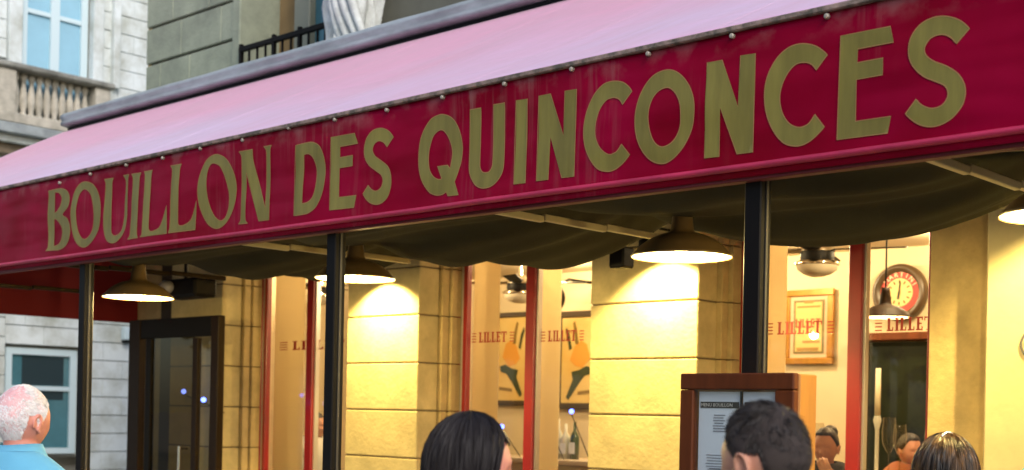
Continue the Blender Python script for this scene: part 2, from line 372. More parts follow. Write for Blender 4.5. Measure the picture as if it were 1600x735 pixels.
def poster(seed):
    def f(o, W, H, bw):
        bx("poster_sheet", mat("orange_poster", (.60, .38, .10), .7, col2=(.66, .48, .18), vscale=3), o, bw, W - bw, -.01, -.005, bw, H - bw)
        def flat(name, pts, m_, y):
            bm = bmesh.new(); n = len(pts); fr_ = [bm.verts.new((W * a, y, H * b)) for a, b in pts]; bk = [bm.verts.new((W * a, y + .003, H * b)) for a, b in pts]
            bm.faces.new(fr_); bm.faces.new(bk[::-1])
            for q in range(n): bm.faces.new((fr_[q], fr_[(q + 1) % n], bk[(q + 1) % n], bk[q]))
            obj(name, bm, m_, o)
        DG = mat("dark_green_ink", (.030, .040, .012), .8); DO = mat("deep_orange", (.62, .28, .04), .8); OL = mat("olive_ink", (.2, .12, .02), .8)
        fl = 1 if seed == 0 else -1
        def X(p): return [((a if fl > 0 else 1.02 - a), b) for a, b in p]
        flat("printed_shape", X([(.22, .52), (.30, .66), (.44, .70), (.60, .64), (.70, .50), (.58, .44), (.40, .42)]), DO, -.0142)
        flat("printed_shape", X([(.15, .42), (.30, .44), (.46, .40), (.66, .38), (.62, .30), (.78, .12), (.72, .09), (.48, .26), (.34, .34), (.18, .36)]), DG, -.0152)
        flat("printed_shape", X([(.50, .66), (.55, .82), (.60, .90), (.64, .88), (.60, .76), (.58, .66)]), OL, -.0142)
        flat("printed_shape", X([(.66, .62), (.72, .76), (.80, .84), (.82, .80), (.76, .70), (.72, .60)]), DG, -.0148)
        flat("printed_shape", X([(.14, .20), (.5, .18), (.5, .145), (.14, .165)]), OL, -.0142)
    return f
DKF = mat("dark_brown_frame", (.045, .028, .012), .5)
picture("poster", 776, 490, 829, 634, 9.97, DKF, "orange poster with a dark green shape left of the red mullion in the middle window", "poster", poster(0), .05, "orange posters on the back wall")
picture("poster", 873, 488, 935, 640, 9.97, DKF, "orange poster half hidden by the stone pillar right of the middle window", "poster", poster(1), .06, "orange posters on the back wall")
# wall clock
cc = PY(1409, 458, 9.97); ck = empty("wall_clock", cc, "round wall clock with red ring and cream dial above the dark mirror", "clock")
def disc(bm, r0, r1, y, n=64, y2=None, a0=0, a1=2 * math.pi):
    A = []
    for k in range(n + 1):
        t = a0 + (a1 - a0) * k / n
        A.append((bm.verts.new((r0 * math.cos(t), y, r0 * math.sin(t))), bm.verts.new((r1 * math.cos(t), y if y2 is None else y2, r1 * math.sin(t)))))
    for p, q in zip(A, A[1:]): bm.faces.new((p[0], p[1], q[1], q[0]))
bm = bmesh.new(); prof = [(.232, 0), (.235, -.05), (.222, -.075), (.195, -.08), (.165, -.045)]
for (r0, y0), (r1, y1) in zip(prof, prof[1:]): disc(bm, r0, r1, y0, y2=y1)
bmesh.ops.remove_doubles(bm, verts=bm.verts[:], dist=1e-4); obj("rim", bm, mat("brown_rim", (.07, .042, .02), .35), ck, smooth=True)
bm = bmesh.new(); disc(bm, .115, .168, -.042); obj("red_ring", bm, mat("red_ring", (.5, .02, .012), .4), ck)
bm = bmesh.new(); disc(bm, .0005, .116, -.044); obj("dial", bm, mat("cream_dial", (.72, .52, .22), .5), ck)
for k in range(12):
    t = k * math.pi / 6; bm = bmesh.new(); box(bm, -.006, .006, -.0475, -.0445, .075, .102); m_ = Matrix.Rotation(t, 4, 'Y'); bmesh.ops.transform(bm, matrix=m_, verts=bm.verts[:]); obj("hour_mark", bm, mat("mark_brown", (.15, .09, .02), .6), ck)
for (t, l, wd) in ((.1, .09, .005), (3.3, .055, .008)):
    bm = bmesh.new(); box(bm, -wd, wd, -.052, -.048, -.01, l); bmesh.ops.transform(bm, matrix=Matrix.Rotation(t, 4, 'Y'), verts=bm.verts[:]); obj("clock_hand", bm, INK, ck)
def textmesh(s, size, font_bold=False):
    cu_ = bpy.data.curves.new("t", 'FONT'); cu_.body = s; cu_.size = size; cu_.align_x = 'CENTER'; cu_.resolution_u = 2; cu_.offset = .0
    o = bpy.data.objects.new("t", cu_); COL.objects.link(o); dg = bpy.context.evaluated_depsgraph_get(); me = bpy.data.meshes.new_from_object(o.evaluated_get(dg))
    bpy.data.objects.remove(o); return me
for i, ch in enumerate("MARTINI"):
    me = textmesh(ch, .058); t = R_(-50 + i * 19); rr = .128
    mtx = Matrix.Rotation(t, 4, 'Y') @ Matrix.Translation((0, -.046, rr)) @ Matrix.Rotation(R_(90), 4, 'X'); me.transform(mtx); link("dial_letter", me, mat("cream_letter", (.85, .72, .5), .6), ck)
# interior pendant
def pendant(loc, rim, label, inner=False, cord=0, flip=0):
    e = empty("pendant_lamp", loc, label, "lamp", None if inner else "enamel lamps under the awning")
    k = rim / .2
    pr = [(.200, 0), (.203, .006), (.195, .014), (.185, .022), (.165, .045), (.135, .068), (.095, .088), (.052, .100), (.045, .115), (.040, .16), (.034, .20), (.030, .235), (.0, .237)]
    bm = bmesh.new(); lathe(bm, [(r * k, z * k) for r, z in pr], n=56); obj("shade", bm, SHADE if not inner else mat("brown_shade", (.022, .010, .004), .6, spec=.15), e, smooth=True)
    bm = bmesh.new(); lathe(bm, [(.1975 * k, .004 * k), (.186 * k, .015 * k), (.163 * k, .040 * k), (.133 * k, .062 * k), (.093 * k, .08 * k), (.0, .09 * k)], n=56); obj("enamel_lining", bm, ENAM, e, smooth=True)
    bm = bmesh.new(); ball(bm, (0, 0, .032 * k), .030 * k, 20, (1, 1, 1.25)); obj("bulb", bm, BULBIN if inner else BULB, e, smooth=True)
    if cord: bm = bmesh.new(); tube(bm, [(0, 0, .23 * k), (0, 0, cord)], .006, 8); obj("cord", bm, IRON, e)
    return e
pi_ = pendant(PY(1383, 497, 7.7), .165, "brown pendant lamp hanging on a cord in front of the wall clock", True, .85)
light(pi_, (0, 0, -.03), 'POINT', 6, col=(1, .6, .25), size=.03)
# ceiling fans
def fan(loc, label, a0):
    e = empty("ceiling_fan", loc, label, "ceiling fan", "ceiling fans in the dining room")
    bm = bmesh.new(); lathe(bm, [(.0, .14), (.05, .14), (.10, .12), (.125, .09), (.128, .065)], n=40); obj("housing", bm, CHROME, e, smooth=True)
    bm = bmesh.new(); lathe(bm, [(.118, .064), (.122, .05), (.122, .02), (.118, .0)], n=40); obj("black_band", bm, IRON, e, smooth=True)
    bm = bmesh.new(); lathe(bm, [(.13, .0), (.155, -.012), (.157, -.03), (.15, -.036)], n=40); obj("light_rim", bm, CHROME, e, smooth=True)
    bm = bmesh.new(); lathe(bm, [(.150, -.034), (.14, -.065), (.10, -.095), (.05, -.112), (0, -.116)], n=40); obj("light_dome", bm, OPAL, e, smooth=True)
    bm = bmesh.new(); tube(bm, [(0, 0, .14), (0, 0, 3.08 - loc.z)], .018, 12); obj("stem", bm, CHROME, e)
    for q in range(4):
        a = R_(a0 + q * 90); bm = bmesh.new(); box(bm, .12, .62, -.06, .06, .075, .085, .003); bmesh.ops.transform(bm, matrix=Matrix.Rotation(a, 4, 'Z') @ Matrix.Rotation(R_(8), 4, 'X'), verts=bm.verts[:]); obj("blade", bm, IRON if q != 2 else mat("pale_blade", (.5, .4, .26), .6), e)
    return e
fan(PY(1277, 408, 8.3), "chrome ceiling fan with opal light dome above the gilt framed print", 20)
fan(PY(812, 455, 8.9), "ceiling fan with dark motor beside the middle window's red mullion", 35)
fan(PY(503, 460, 8.6), "small ceiling fan beyond the left window near the black post", 10)
sp = PY(856, 466, 9.2); e = empty("wall_speaker", sp, "round black wall speaker high up right of the red mullion in the middle window", "speaker")
bm = bmesh.new(); tube(bm, [(0, -.05, 0), (0, .1, 0)], .13, 32); obj("cabinet", bm, IRON, e, smooth=False); bm = bmesh.new(); disc(bm, .02, .10, -.052); obj("grille", bm, BROWNMET, e); bm = bmesh.new(); tube(bm, [(0, .05, .1), (0, .3, .2)], .015, 8); tube(bm, [(0, .3, .2), (0, .8, .2)], .015, 8); obj("bracket", bm, IRON, e)
# recessed downlights
for i, (x, y, en) in enumerate(((-8.6, 8.1, 60), (-6.0, 7.7, 60), (-5.9, 9.1, 60), (-3.7, 7.8, 60), (-4.2, 9.2, 50), (-8.0, 9.3, 50), (-10.6, 8.5, 30))):
    e = empty("downlight", (x, y, 3.075), ["recessed round ceiling downlight beyond the left window", "recessed ceiling downlight just behind the middle window", "bright recessed downlight at the back of the room by the speaker", "recessed downlight near the right window", "recessed downlight in front of the mirror wall", "recessed downlight above the left side of the back wall", "recessed downlight in the far left corner of the room"][i], "downlight", "ceiling downlights")
    bm = bmesh.new(); lathe(bm, [(.06, .0), (.062, -.008), (.045, -.01), (.043, 0)], n=28); obj("bezel", bm, CHROME, e, smooth=True)
    bm = bmesh.new(); lathe(bm, [(.043, -.004), (.0, -.005)], n=28); obj("lens", bm, DOWNL, e)
    light(e, (0, 0, -.06), 'POINT', en * .50, col=(1, .73, .40), size=.05)
# bar counter, bottles, candle, glasses, added blue bulbs imitating reflections in the glass
COUNTER = mat("pale_counter", (.5, .4, .27), .4)
a = PY(745, 715, 8.3); b = PY(905, 715, 8.3)
ct = empty("bar_counter", (a.x, 8.3, .1), "pale bar counter with small items seen low in the middle window", "counter")
bx("counter_top", COUNTER, ct, -.3, b.x - a.x + .2, 0, .5, 1.12, 1.17, .008); bx("counter_front", INTW, ct, -.25, b.x - a.x + .15, .04, .46, 0, 1.119)
def bottle(loc, h, r, m, label, nm="bottle"):
    e = empty(nm, loc, label, nm.replace('_', ' ')); bm = bmesh.new(); lathe(bm, [(0, 0), (r, 0), (r, h * .58), (r * .8, h * .66), (r * .35, h * .76), (r * .33, h), (0, h)], n=20); obj("body", bm, m, e, smooth=True)
    bx("bottle_label", PAPER, e, -r * .8, r * .8, -r * 1.03, -r * .95, h * .15, h * .45); return e
GB = mat("green_bottle_glass", (.03, .06, .02), .1, coat=.5); CB = mat("clear_bottle_glass", (.6, .62, .55), .08, coat=.5)
for i, (px, h, m_, lb) in enumerate(((872, .34, CB, "clear bottle on the bar counter next to the dark poster frame"), (884, .30, CB, "second clear bottle along the bar counter, nearer the stone pillar"), (770, .26, GB, "green bottle at the left end of the bar counter"), (898, .32, GB, "green bottle on the bar counter against the stone pillar"))):
    q = PY(px, 690, 8.45); bottle((q.x, 8.45, 1.27), h, .04, m_, lb)
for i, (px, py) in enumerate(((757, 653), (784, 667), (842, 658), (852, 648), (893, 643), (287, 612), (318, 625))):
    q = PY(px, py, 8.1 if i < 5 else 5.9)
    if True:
        e = empty("blue_reflection", q, ["blue glowing bulb imitating a reflection beside the woman's hair in the middle window", "tiny blue bulb imitating a reflection touching the red mullion in the middle window", "bright blue bulb imitating a reflection right of the red mullion", "upper one of the two joined blue bulbs imitating reflections right of the red mullion", "violet blue bulb imitating a reflection near the stone pillar above the bar", "blue bulb imitating a reflection seen through the large pane of the entrance screen", "blue bulb imitating a reflection seen through the narrow side pane of the entrance screen"][i], "lamp", "blue bulbs imitating reflections")
        bm = bmesh.new(); ball(bm, (0, 0, 0), .020, 12); obj("bulb", bm, BLUEREF, e, smooth=True)
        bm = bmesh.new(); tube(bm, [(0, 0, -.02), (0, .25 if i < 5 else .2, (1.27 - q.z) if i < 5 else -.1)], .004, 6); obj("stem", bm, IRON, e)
q = PY(1371, 650, 8.6); e = empty("candle", (q.x, 8.6, .9), "tall white candle in a glass holder in front of the dark mirror", "candle")
cz = q.z - .9; WAX = mat("white_wax", (.85, .8, .6), .4, sss=.1)
bm = bmesh.new(); tube(bm, [(0, 0, cz), (0, 0, cz + .34)], [.021, .018], 16); obj("wax_stick", bm, WAX, e, smooth=True)
bm = bmesh.new(); lathe(bm, [(0, 0), (.08, 0), (.07, .01), (.015, .03), (.014, cz - .1), (.03, cz - .03), (.022, cz)], n=24); obj("glass_holder", bm, CB, e, smooth=True)
TBL = mat("dark_table_wood", (.16, .09, .045), .35, var=.3, vscale=6)
a = PY(1430, 735, 7.9); tb = empty("dining_table", (a.x, 7.9, .1), "high wooden table set with glasses behind the right window", "table")
bx("tabletop", TBL, tb, -.85, .55, -.35, .9, 1.12, 1.16, .006)
for sx in (-.8, .5):
    for sy in (-.3, .85): bx("leg", TBL, tb, sx - .03, sx + .03, sy - .03, sy + .03, 0, 1.119)
WG = glassmat("wine_glass", (.9, .88, .8), 1.6)
for i in range(7):
    x = a.x - .62 + i * .17; y = 7.75 + (i % 3) * .25
    e = empty("wine_glass", (x, y, 1.26), "stemmed glass standing on the high table behind the right window, " + ["at its left end", "second from the left", "third from the left", "in the middle", "third from the right", "second from the right", "at its right end"][i], "glass", "glasses on the dining table")
    hh = 1.0 + .12 * (i % 2)
    bm = bmesh.new(); lathe(bm, [(0, 0), (.035, 0), (.034, .004), (.005, .01), (.004, .09 * hh * 1.8), (.02, .1 * hh * 1.8), (.042, .14 * hh * 1.6), (.046, .18 * hh * 1.6), (.038, .23 * hh * 1.6)], n=24); obj("bowl_and_stem", bm, WG, e, smooth=True)
# ================================================================== LEFT GLASS SCREEN
Ys = 5.6; x0 = PY(205, 600, Ys).x; x1 = PY(345, 600, Ys).x; zt = 2.33
g = empty("entrance_screen", (x0, Ys, 0), "dark brown framed glass entrance screen at the left end of the terrace", "glass door"); W = x1 - x0
def lx(px): return PY(px, 600, Ys).x - x0
bx("stile", BROWNMET, g, 0, lx(222), -.03, .03, .0, zt, .005); bx("stile", BROWNMET, g, lx(303), lx(311), -.02, .02, .0, zt - .16, .005); bx("stile", BROWNMET, g, lx(333), lx(345), -.03, .03, .0, zt, .005)
bx("top_rail", IRON, g, lx(222) + .001, lx(333) - .001, -.025, .025, zt - .15, zt, .005); bx("bottom_rail", IRON, g, lx(222) + .001, lx(333) - .001, -.025, .025, .0, .25, .005)
bx("middle_stile", IRON, g, lx(230), lx(238), -.02, .02, .251, zt - .151, .003)
bx("pane", DGLASS, g, lx(238) + .001, lx(303) - .001, -.004, .004, .251, zt - .151); bx("side_pane", GLASS, g, lx(311) + .001, lx(333) - .001, -.004, .004, .251, zt - .161)
bm = bmesh.new(); tube(bm, [(lx(300), -.1, 1.0), (lx(300), -.1, 1.35)], .012, 10); tube(bm, [(lx(300), -.1, 1.02), (lx(300), -.03, 1.02)], .008, 8); tube(bm, [(lx(300), -.1, 1.33), (lx(300), -.03, 1.33)], .008, 8); obj("handle", bm, CHROME, g)
# panel behind the door, coloured dark to put shade in the lobby
e = bp("lobby_shade_panel", mat("lobby_shade_brown", (.05, .035, .018), .7, var=.3, vscale=2), -10.6, -9.62, YU - .25, YU - .101, .03, 2.97)
# black ventilation motor over the screen
q = PY(290, 462, 5.5); e = empty("awning_heater", q, "black heater unit with a pale grey reflector hanging above the entrance screen", "heater")
bx("body", IRON, e, -.22, .24, -.08, .12, -.02, .12, .02); bm = bmesh.new(); ball(bm, (-.10, -.1, .06), .07, 20, (1, .8, .7)); obj("reflector", bm, mat("grey_reflector", (.3, .28, .3), .4), e, smooth=True)
bm = bmesh.new(); tube(bm, [(0, 0, .1), (0, 0, .55)], .015, 8); obj("bracket", bm, IRON, e)

# ================================================================== AWNING
XL, XR = -11.25, 1.2
aw = empty("awning", (-5, YV, 0), "large crimson awning lettered BOUILLON DES QUINCONCES with a faded pink top", "awning"); IA = Matrix.Translation((5, -YV, 0))
def A(o): o.matrix_parent_inverse = IA; return o
def vy(x, z):  # front surface of the valance, gently rippled
    return YV + .012 * mn.noise(Vector((x * 1.3, z * 3.0, 0))) + .0035 * mn.noise(Vector((x * 4 + z * 2, z * 9, 5)))
def vz(x, t): return ZB + (ZT - ZB) * t + .006 * mn.noise(Vector((x * .6, 0, 9))) * (1 - t)
# --- materials of the cloth
def valance_mat():
    m = bpy.data.materials.new("crimson_vinyl"); m.use_nodes = True; t = m.node_tree; b = t.nodes["Principled BSDF"]
    L = t.links.new; N = t.nodes.new
    geo = N("ShaderNodeNewGeometry"); sep = N("ShaderNodeSeparateXYZ"); L(geo.outputs["Position"], sep.inputs[0])
    # vertical dirt streaks
    mp = N("ShaderNodeMapping"); mp.inputs["Scale"].default_value = (38, 1, 1.8); L(geo.outputs["Position"], mp.inputs[0])
    n1 = N("ShaderNodeTexNoise"); n1.inputs["Scale"].default_value = 1; n1.inputs["Detail"].default_value = 6; n1.inputs["Roughness"].default_value = .6; L(mp.outputs[0], n1.inputs[0])
    r1 = N("ShaderNodeValToRGB"); r1.color_ramp.elements[0].position = .48; r1.color_ramp.elements[1].position = .80; L(n1.outputs[0], r1.inputs[0])
    mp2 = N("ShaderNodeMapping"); mp2.inputs["Scale"].default_value = (3.6, 1, 1.6); L(geo.outputs["Position"], mp2.inputs[0])
    n2 = N("ShaderNodeTexNoise"); n2.inputs["Scale"].default_value = 1; n2.inputs["Detail"].default_value = 2; L(mp2.outputs[0], n2.inputs[0])
    r2 = N("ShaderNodeValToRGB"); r2.color_ramp.elements[0].position = .46; r2.color_ramp.elements[1].position = .68; L(n2.outputs[0], r2.inputs[0])
    mu = N("ShaderNodeMath"); mu.operation = 'MULTIPLY'; L(r1.outputs[0], mu.inputs[0]); L(r2.outputs[0], mu.inputs[1])
    # top edge grime
    mr = N("ShaderNodeMapRange"); mr.inputs[1].default_value = ZT - .09; mr.inputs[2].default_value = ZT; L(sep.outputs[2], mr.inputs[0])
    n3 = N("ShaderNodeTexNoise"); n3.inputs["Scale"].default_value = 9; n3.inputs["Detail"].default_value = 6; L(geo.outputs["Position"], n3.inputs[0])
    r3 = N("ShaderNodeValToRGB"); r3.color_ramp.elements[0].position = .5; r3.color_ramp.elements[1].position = .66; L(n3.outputs[0], r3.inputs[0])
    m3 = N("ShaderNodeMath"); m3.operation = 'MULTIPLY'; L(mr.outputs[0], m3.inputs[0]); L(r3.outputs[0], m3.inputs[1])
    ad = N("ShaderNodeMath"); ad.operation = 'ADD'; ad.use_clamp = True; mt = N("ShaderNodeMapRange"); mt.inputs[1].default_value = ZB; mt.inputs[2].default_value = ZT; mt.inputs[3].default_value = .45; mt.inputs[4].default_value = 1.5; L(sep.outputs[2], mt.inputs[0])
    mv = N("ShaderNodeMath"); mv.operation = 'MULTIPLY'; L(mu.outputs[0], mv.inputs[0]); L(mt.outputs[0], mv.inputs[1]); L(mv.outputs[0], ad.inputs[0]); L(m3.outputs[0], ad.inputs[1])
    sc2 = N("ShaderNodeMath"); sc2.operation = 'MULTIPLY'; sc2.inputs[1].default_value = .30; L(ad.outputs[0], sc2.inputs[0])
    # soft tone variation
    n4 = N("ShaderNodeTexNoise"); n4.inputs["Scale"].default_value = 2.2; n4.inputs["Detail"].default_value = 3; L(geo.outputs["Position"], n4.inputs[0])
    r4 = N("ShaderNodeValToRGB"); r4.color_ramp.elements[0].position = .35; r4.color_ramp.elements[1].position = .65
    r4.color_ramp.elements[0].color = (.20, .0003, .012, 1); r4.color_ramp.elements[1].color = (.29, .0006, .030, 1); L(n4.outputs[0], r4.inputs[0])
    mx = N("ShaderNodeMix"); mx.data_type = 'RGBA'; L(sc2.outputs[0], mx.inputs[0]); L(r4.outputs[0], mx.inputs[6]); mx.inputs[7].default_value = (.42, .30, .27, 1)
    L(mx.outputs[2], b.inputs["Base Color"]); b.inputs["Roughness"].default_value = .45; b.inputs["Specular IOR Level"].default_value = .07
    mp5 = N("ShaderNodeMapping"); mp5.inputs["Scale"].default_value = (1.6, 1, 7); L(geo.outputs["Position"], mp5.inputs[0])
    n5 = N("ShaderNodeTexNoise"); n5.inputs["Scale"].default_value = 1.2; n5.inputs["Detail"].default_value = 1.0; L(mp5.outputs[0], n5.inputs[0])
    bu = N("ShaderNodeBump"); bu.inputs["Strength"].default_value = .6; bu.inputs["Distance"].default_value = .035; L(n5.outputs[0], bu.inputs["Height"])
    n6 = N("ShaderNodeTexNoise"); n6.inputs["Scale"].default_value = 420; L(geo.outputs["Position"], n6.inputs[0])
    bu2 = N("ShaderNodeBump"); bu2.inputs["Strength"].default_value = .12; bu2.inputs["Distance"].default_value = .002; L(n6.outputs[0], bu2.inputs["Height"]); L(bu.outputs[0], bu2.inputs["Normal"]); L(bu2.outputs[0], b.inputs["Normal"])
    return m
VAL = valance_mat()
LET = mat("gold_lettering", (.27, .235, .050), .45, spec=.35, vscale=2.2, col2=(.17, .145, .032), bump=.08, bscale=200, vstretch=(4, 1, .6))
LETE = mat("lettering_edge", (.36, .20, .08), .6, spec=.2)
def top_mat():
    m = bpy.data.materials.new("faded_skylit_cloth"); m.use_nodes = True; t = m.node_tree; b = t.nodes["Principled BSDF"]; L = t.links.new; N = t.nodes.new
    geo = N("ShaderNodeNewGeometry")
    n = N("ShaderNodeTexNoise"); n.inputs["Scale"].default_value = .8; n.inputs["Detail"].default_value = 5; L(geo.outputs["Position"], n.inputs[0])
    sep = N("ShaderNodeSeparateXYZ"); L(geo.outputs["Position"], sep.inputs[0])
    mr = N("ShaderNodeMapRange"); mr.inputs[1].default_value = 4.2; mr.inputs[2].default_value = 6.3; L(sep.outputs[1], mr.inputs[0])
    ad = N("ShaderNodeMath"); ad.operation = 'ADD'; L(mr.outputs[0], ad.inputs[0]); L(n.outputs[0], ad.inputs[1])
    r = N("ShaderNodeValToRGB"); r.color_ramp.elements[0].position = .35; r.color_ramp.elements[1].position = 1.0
    r.color_ramp.elements[0].color = (.71, .51, .72, 1); r.color_ramp.elements[1].color = (.78, .36, .52, 1); L(ad.outputs[0], r.inputs[0])  # lavender towards the front puts blue sky light into the cloth colour
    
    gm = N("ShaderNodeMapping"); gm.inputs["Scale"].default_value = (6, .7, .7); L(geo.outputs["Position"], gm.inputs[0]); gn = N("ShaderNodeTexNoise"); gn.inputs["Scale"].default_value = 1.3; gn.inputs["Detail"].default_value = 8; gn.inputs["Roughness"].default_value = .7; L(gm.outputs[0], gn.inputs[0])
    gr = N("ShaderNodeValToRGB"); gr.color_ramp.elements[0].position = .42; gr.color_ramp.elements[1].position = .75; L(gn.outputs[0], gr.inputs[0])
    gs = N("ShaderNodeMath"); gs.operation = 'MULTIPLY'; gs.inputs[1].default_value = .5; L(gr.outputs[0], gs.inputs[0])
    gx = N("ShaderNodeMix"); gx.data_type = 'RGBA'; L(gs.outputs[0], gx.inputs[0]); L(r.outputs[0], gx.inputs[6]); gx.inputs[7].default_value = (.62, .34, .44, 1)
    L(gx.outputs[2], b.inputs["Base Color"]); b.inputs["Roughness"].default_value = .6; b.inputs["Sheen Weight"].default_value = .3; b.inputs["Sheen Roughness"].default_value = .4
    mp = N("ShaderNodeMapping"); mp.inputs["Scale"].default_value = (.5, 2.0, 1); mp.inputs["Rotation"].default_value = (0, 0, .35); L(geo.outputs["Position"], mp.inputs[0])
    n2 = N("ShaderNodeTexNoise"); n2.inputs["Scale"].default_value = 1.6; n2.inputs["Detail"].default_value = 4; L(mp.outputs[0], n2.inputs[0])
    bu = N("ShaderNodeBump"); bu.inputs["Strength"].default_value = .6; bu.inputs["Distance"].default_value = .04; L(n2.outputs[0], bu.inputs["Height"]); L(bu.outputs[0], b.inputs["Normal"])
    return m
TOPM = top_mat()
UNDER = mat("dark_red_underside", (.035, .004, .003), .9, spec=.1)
# --- top cloth: pink outside, dark red inside
ny, nxx = 24, 120; Y0, Z0, Y1, Z1 = YV - .004, ZT + .012, 5.985, 4.165
def topz(x, v):
    sag = -.045 * math.sin(math.pi * v) * (.75 + .25 * math.cos((x + 1.8) * 2 * math.pi / 1.78)); return Z0 + (Z1 - Z0) * v + sag + .012 * math.sin(math.pi * v) * mn.noise(Vector((x * 1.1 + v * 2.5, v * 3 - x * .4, 2))) + .006 * math.sin(math.pi * v) * abs(mn.noise(Vector((x * 3 + v * 6, v * 4, 7))))
bm = bmesh.new(); G = [[bm.verts.new((XL + (XR - XL) * i / nxx, Y0 + (Y1 - Y0) * j / ny, topz(XL + (XR - XL) * i / nxx, j / ny))) for j in range(ny + 1)] for i in range(nxx + 1)]
for i in range(nxx):
    for j in range(ny): bm.faces.new((G[i][j], G[i + 1][j], G[i + 1][j + 1], G[i][j + 1]))
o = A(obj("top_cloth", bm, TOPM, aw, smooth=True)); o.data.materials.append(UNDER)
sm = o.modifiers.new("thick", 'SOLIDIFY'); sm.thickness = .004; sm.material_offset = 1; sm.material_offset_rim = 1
up = sum((p.normal.z for p in o.data.polygons)) > 0; sm.offset = -1
if not up:
    o.data.flip_normals()
# seam welts across the top cloth
for x in [XL + .02 + 1.245 * k for k in range(10)]:
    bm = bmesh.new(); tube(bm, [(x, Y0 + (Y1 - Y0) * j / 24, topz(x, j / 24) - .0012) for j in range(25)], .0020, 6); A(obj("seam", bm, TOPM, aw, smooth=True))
# --- valance front
bm = bmesh.new(); nz = 16; nv = 360
G = [[bm.verts.new((XL + (XR - XL) * i / nv, vy(XL + (XR - XL) * i / nv, ZB + .49 * j / nz), vz(XL + (XR - XL) * i / nv, j / nz))) for j in range(nz + 1)] for i in range(nv + 1)]
for i in range(nv):
    for j in range(nz): bm.faces.new((G[i][j], G[i + 1][j], G[i + 1][j + 1], G[i][j + 1]))
o = A(obj("valance", bm, VAL, aw, smooth=True)); sm = o.modifiers.new("thick", 'SOLIDIFY'); sm.thickness = .004; sm.offset = -1
if sum(p.normal.y for p in o.data.polygons) > 0: o.data.flip_normals()
# hem roll along the bottom, its pinker colour puts in the light it catches
HEM = mat("lit_pink_hem", (.50, .025, .085), .42, var=.25, vscale=5, bump=.2, bscale=60, coat=.1)
bm = bmesh.new(); rg = []
for i in range(301):
    x = XL + (XR - XL) * i / 300; zc = vz(x, 0) + .03; yc = vy(x, ZB) - .008; rg.append([])
    for k in range(12):
        a = 2 * math.pi * k / 12; rg[-1].append(bm.verts.new((x, yc + .014 * math.cos(a), zc + .002 + .012 * math.sin(a))))
for a, b in zip(rg, rg[1:]):
    for k in range(12): bm.faces.new((a[k], a[(k + 1) % 12], b[(k + 1) % 12], b[k]))
A(obj("hem_roll", bm, HEM, aw, smooth=True))
bm = bmesh.new(); box(bm, XL, XR, YV + .006, YV + .05, ZB - .012, ZB + .03, .003); A(obj("bottom_bar", bm, mat("deep_red_bar", (.10, .004, .008), .6), aw))
# dirty rail where top cloth and valance meet
RAIL = mat("grimy_rail", (.36, .26, .22), .75, col2=(.10, .09, .07), vscale=14, bump=.5, bscale=60, mid=(.42, .6))
bm = bmesh.new(); box(bm, XL, XR, YV - .016, YV + .02, ZT - .006, ZT + .014, .004); A(obj("edge_rail", bm, RAIL, aw))
# screws
BOLTM = mat("screw_head", (.42, .38, .32), .6, metal=.2)
bolts = [(92, 286), (140, 272), (196, 258), (253, 247), (312, 232), (378, 219), (450, 200), (522, 187), (603, 172), (690, 152), (787, 131), (892, 108), (1011.5, 84), (1142.5, 56), (1290.7, 25), (1165, 40)]
for (px, py) in bolts[:15]:
    q = PY(px, py, YV - .012); bm = bmesh.new()
    for (r0, r1, ya, yb) in ((.0085, .0085, .012, .0), (.0085, .006, .0, -.003), (.006, .0005, -.003, -.004)): disc(bm, r0, r1, ya, 14, yb)
    bmesh.ops.translate(bm, verts=bm.verts[:], vec=q); A(obj("screw", bm, BOLTM, aw, smooth=True))
# side cheeks of the awning
for X in (XL, XR):
    bm = bmesh.new(); vs = [bm.verts.new(p) for p in [(X, YV, ZB), (X, 6.9, ZB), (X, 6.9, 3.9)] + [(X, Y0 + (Y1 - Y0) * j / 10, topz(X, j / 10) - .012) for j in range(10, -1, -1)]]; bm.faces.new(vs)
    o = A(obj("side_cheek", bm, mat("side_cheek_red", (.23, .006, .010), .7), aw)); sm = o.modifiers.new("thick", 'SOLIDIFY'); sm.thickness = .004
# arms under the awning (bars the lining hangs from)
BX = [-8.9, -7.12, -5.36, -3.63, -1.79]
for x in BX + [0.05]:
    bm = bmesh.new(); y = YV + .03
    zf = 2.455
    while y < 4.85:
        y2 = min(y + .42, 5.95); box(bm, x - .013, x + .013, y + .004, y2 - .004, zf + (y - YV) * .02, zf + .028 + (y - YV) * .02, .003); y = y2
    A(obj("support_bar", bm, BARM if x > -6 else BROWNMET, aw))
    bm = bmesh.new(); tube(bm, [(x, YV + .05, ZT - .06), (x, 4.8, 3.36), (x, 5.9, 4.02)], .02, 8); A(obj("frame_arm", bm, IRON, aw))
bm = bmesh.new(); tube(bm, [(XL, YV + .045, 2.66), (XR, YV + .045, 2.66)], .03, 10); A(obj("front_tube", bm, IRON, aw))
for yy, zz in ((4.8, 3.32), (5.9, 3.0)):
    bm = bmesh.new(); tube(bm, [(XL, yy, zz), (XR, yy, zz)], .028, 10); A(obj("cross_tube", bm, IRON, aw))
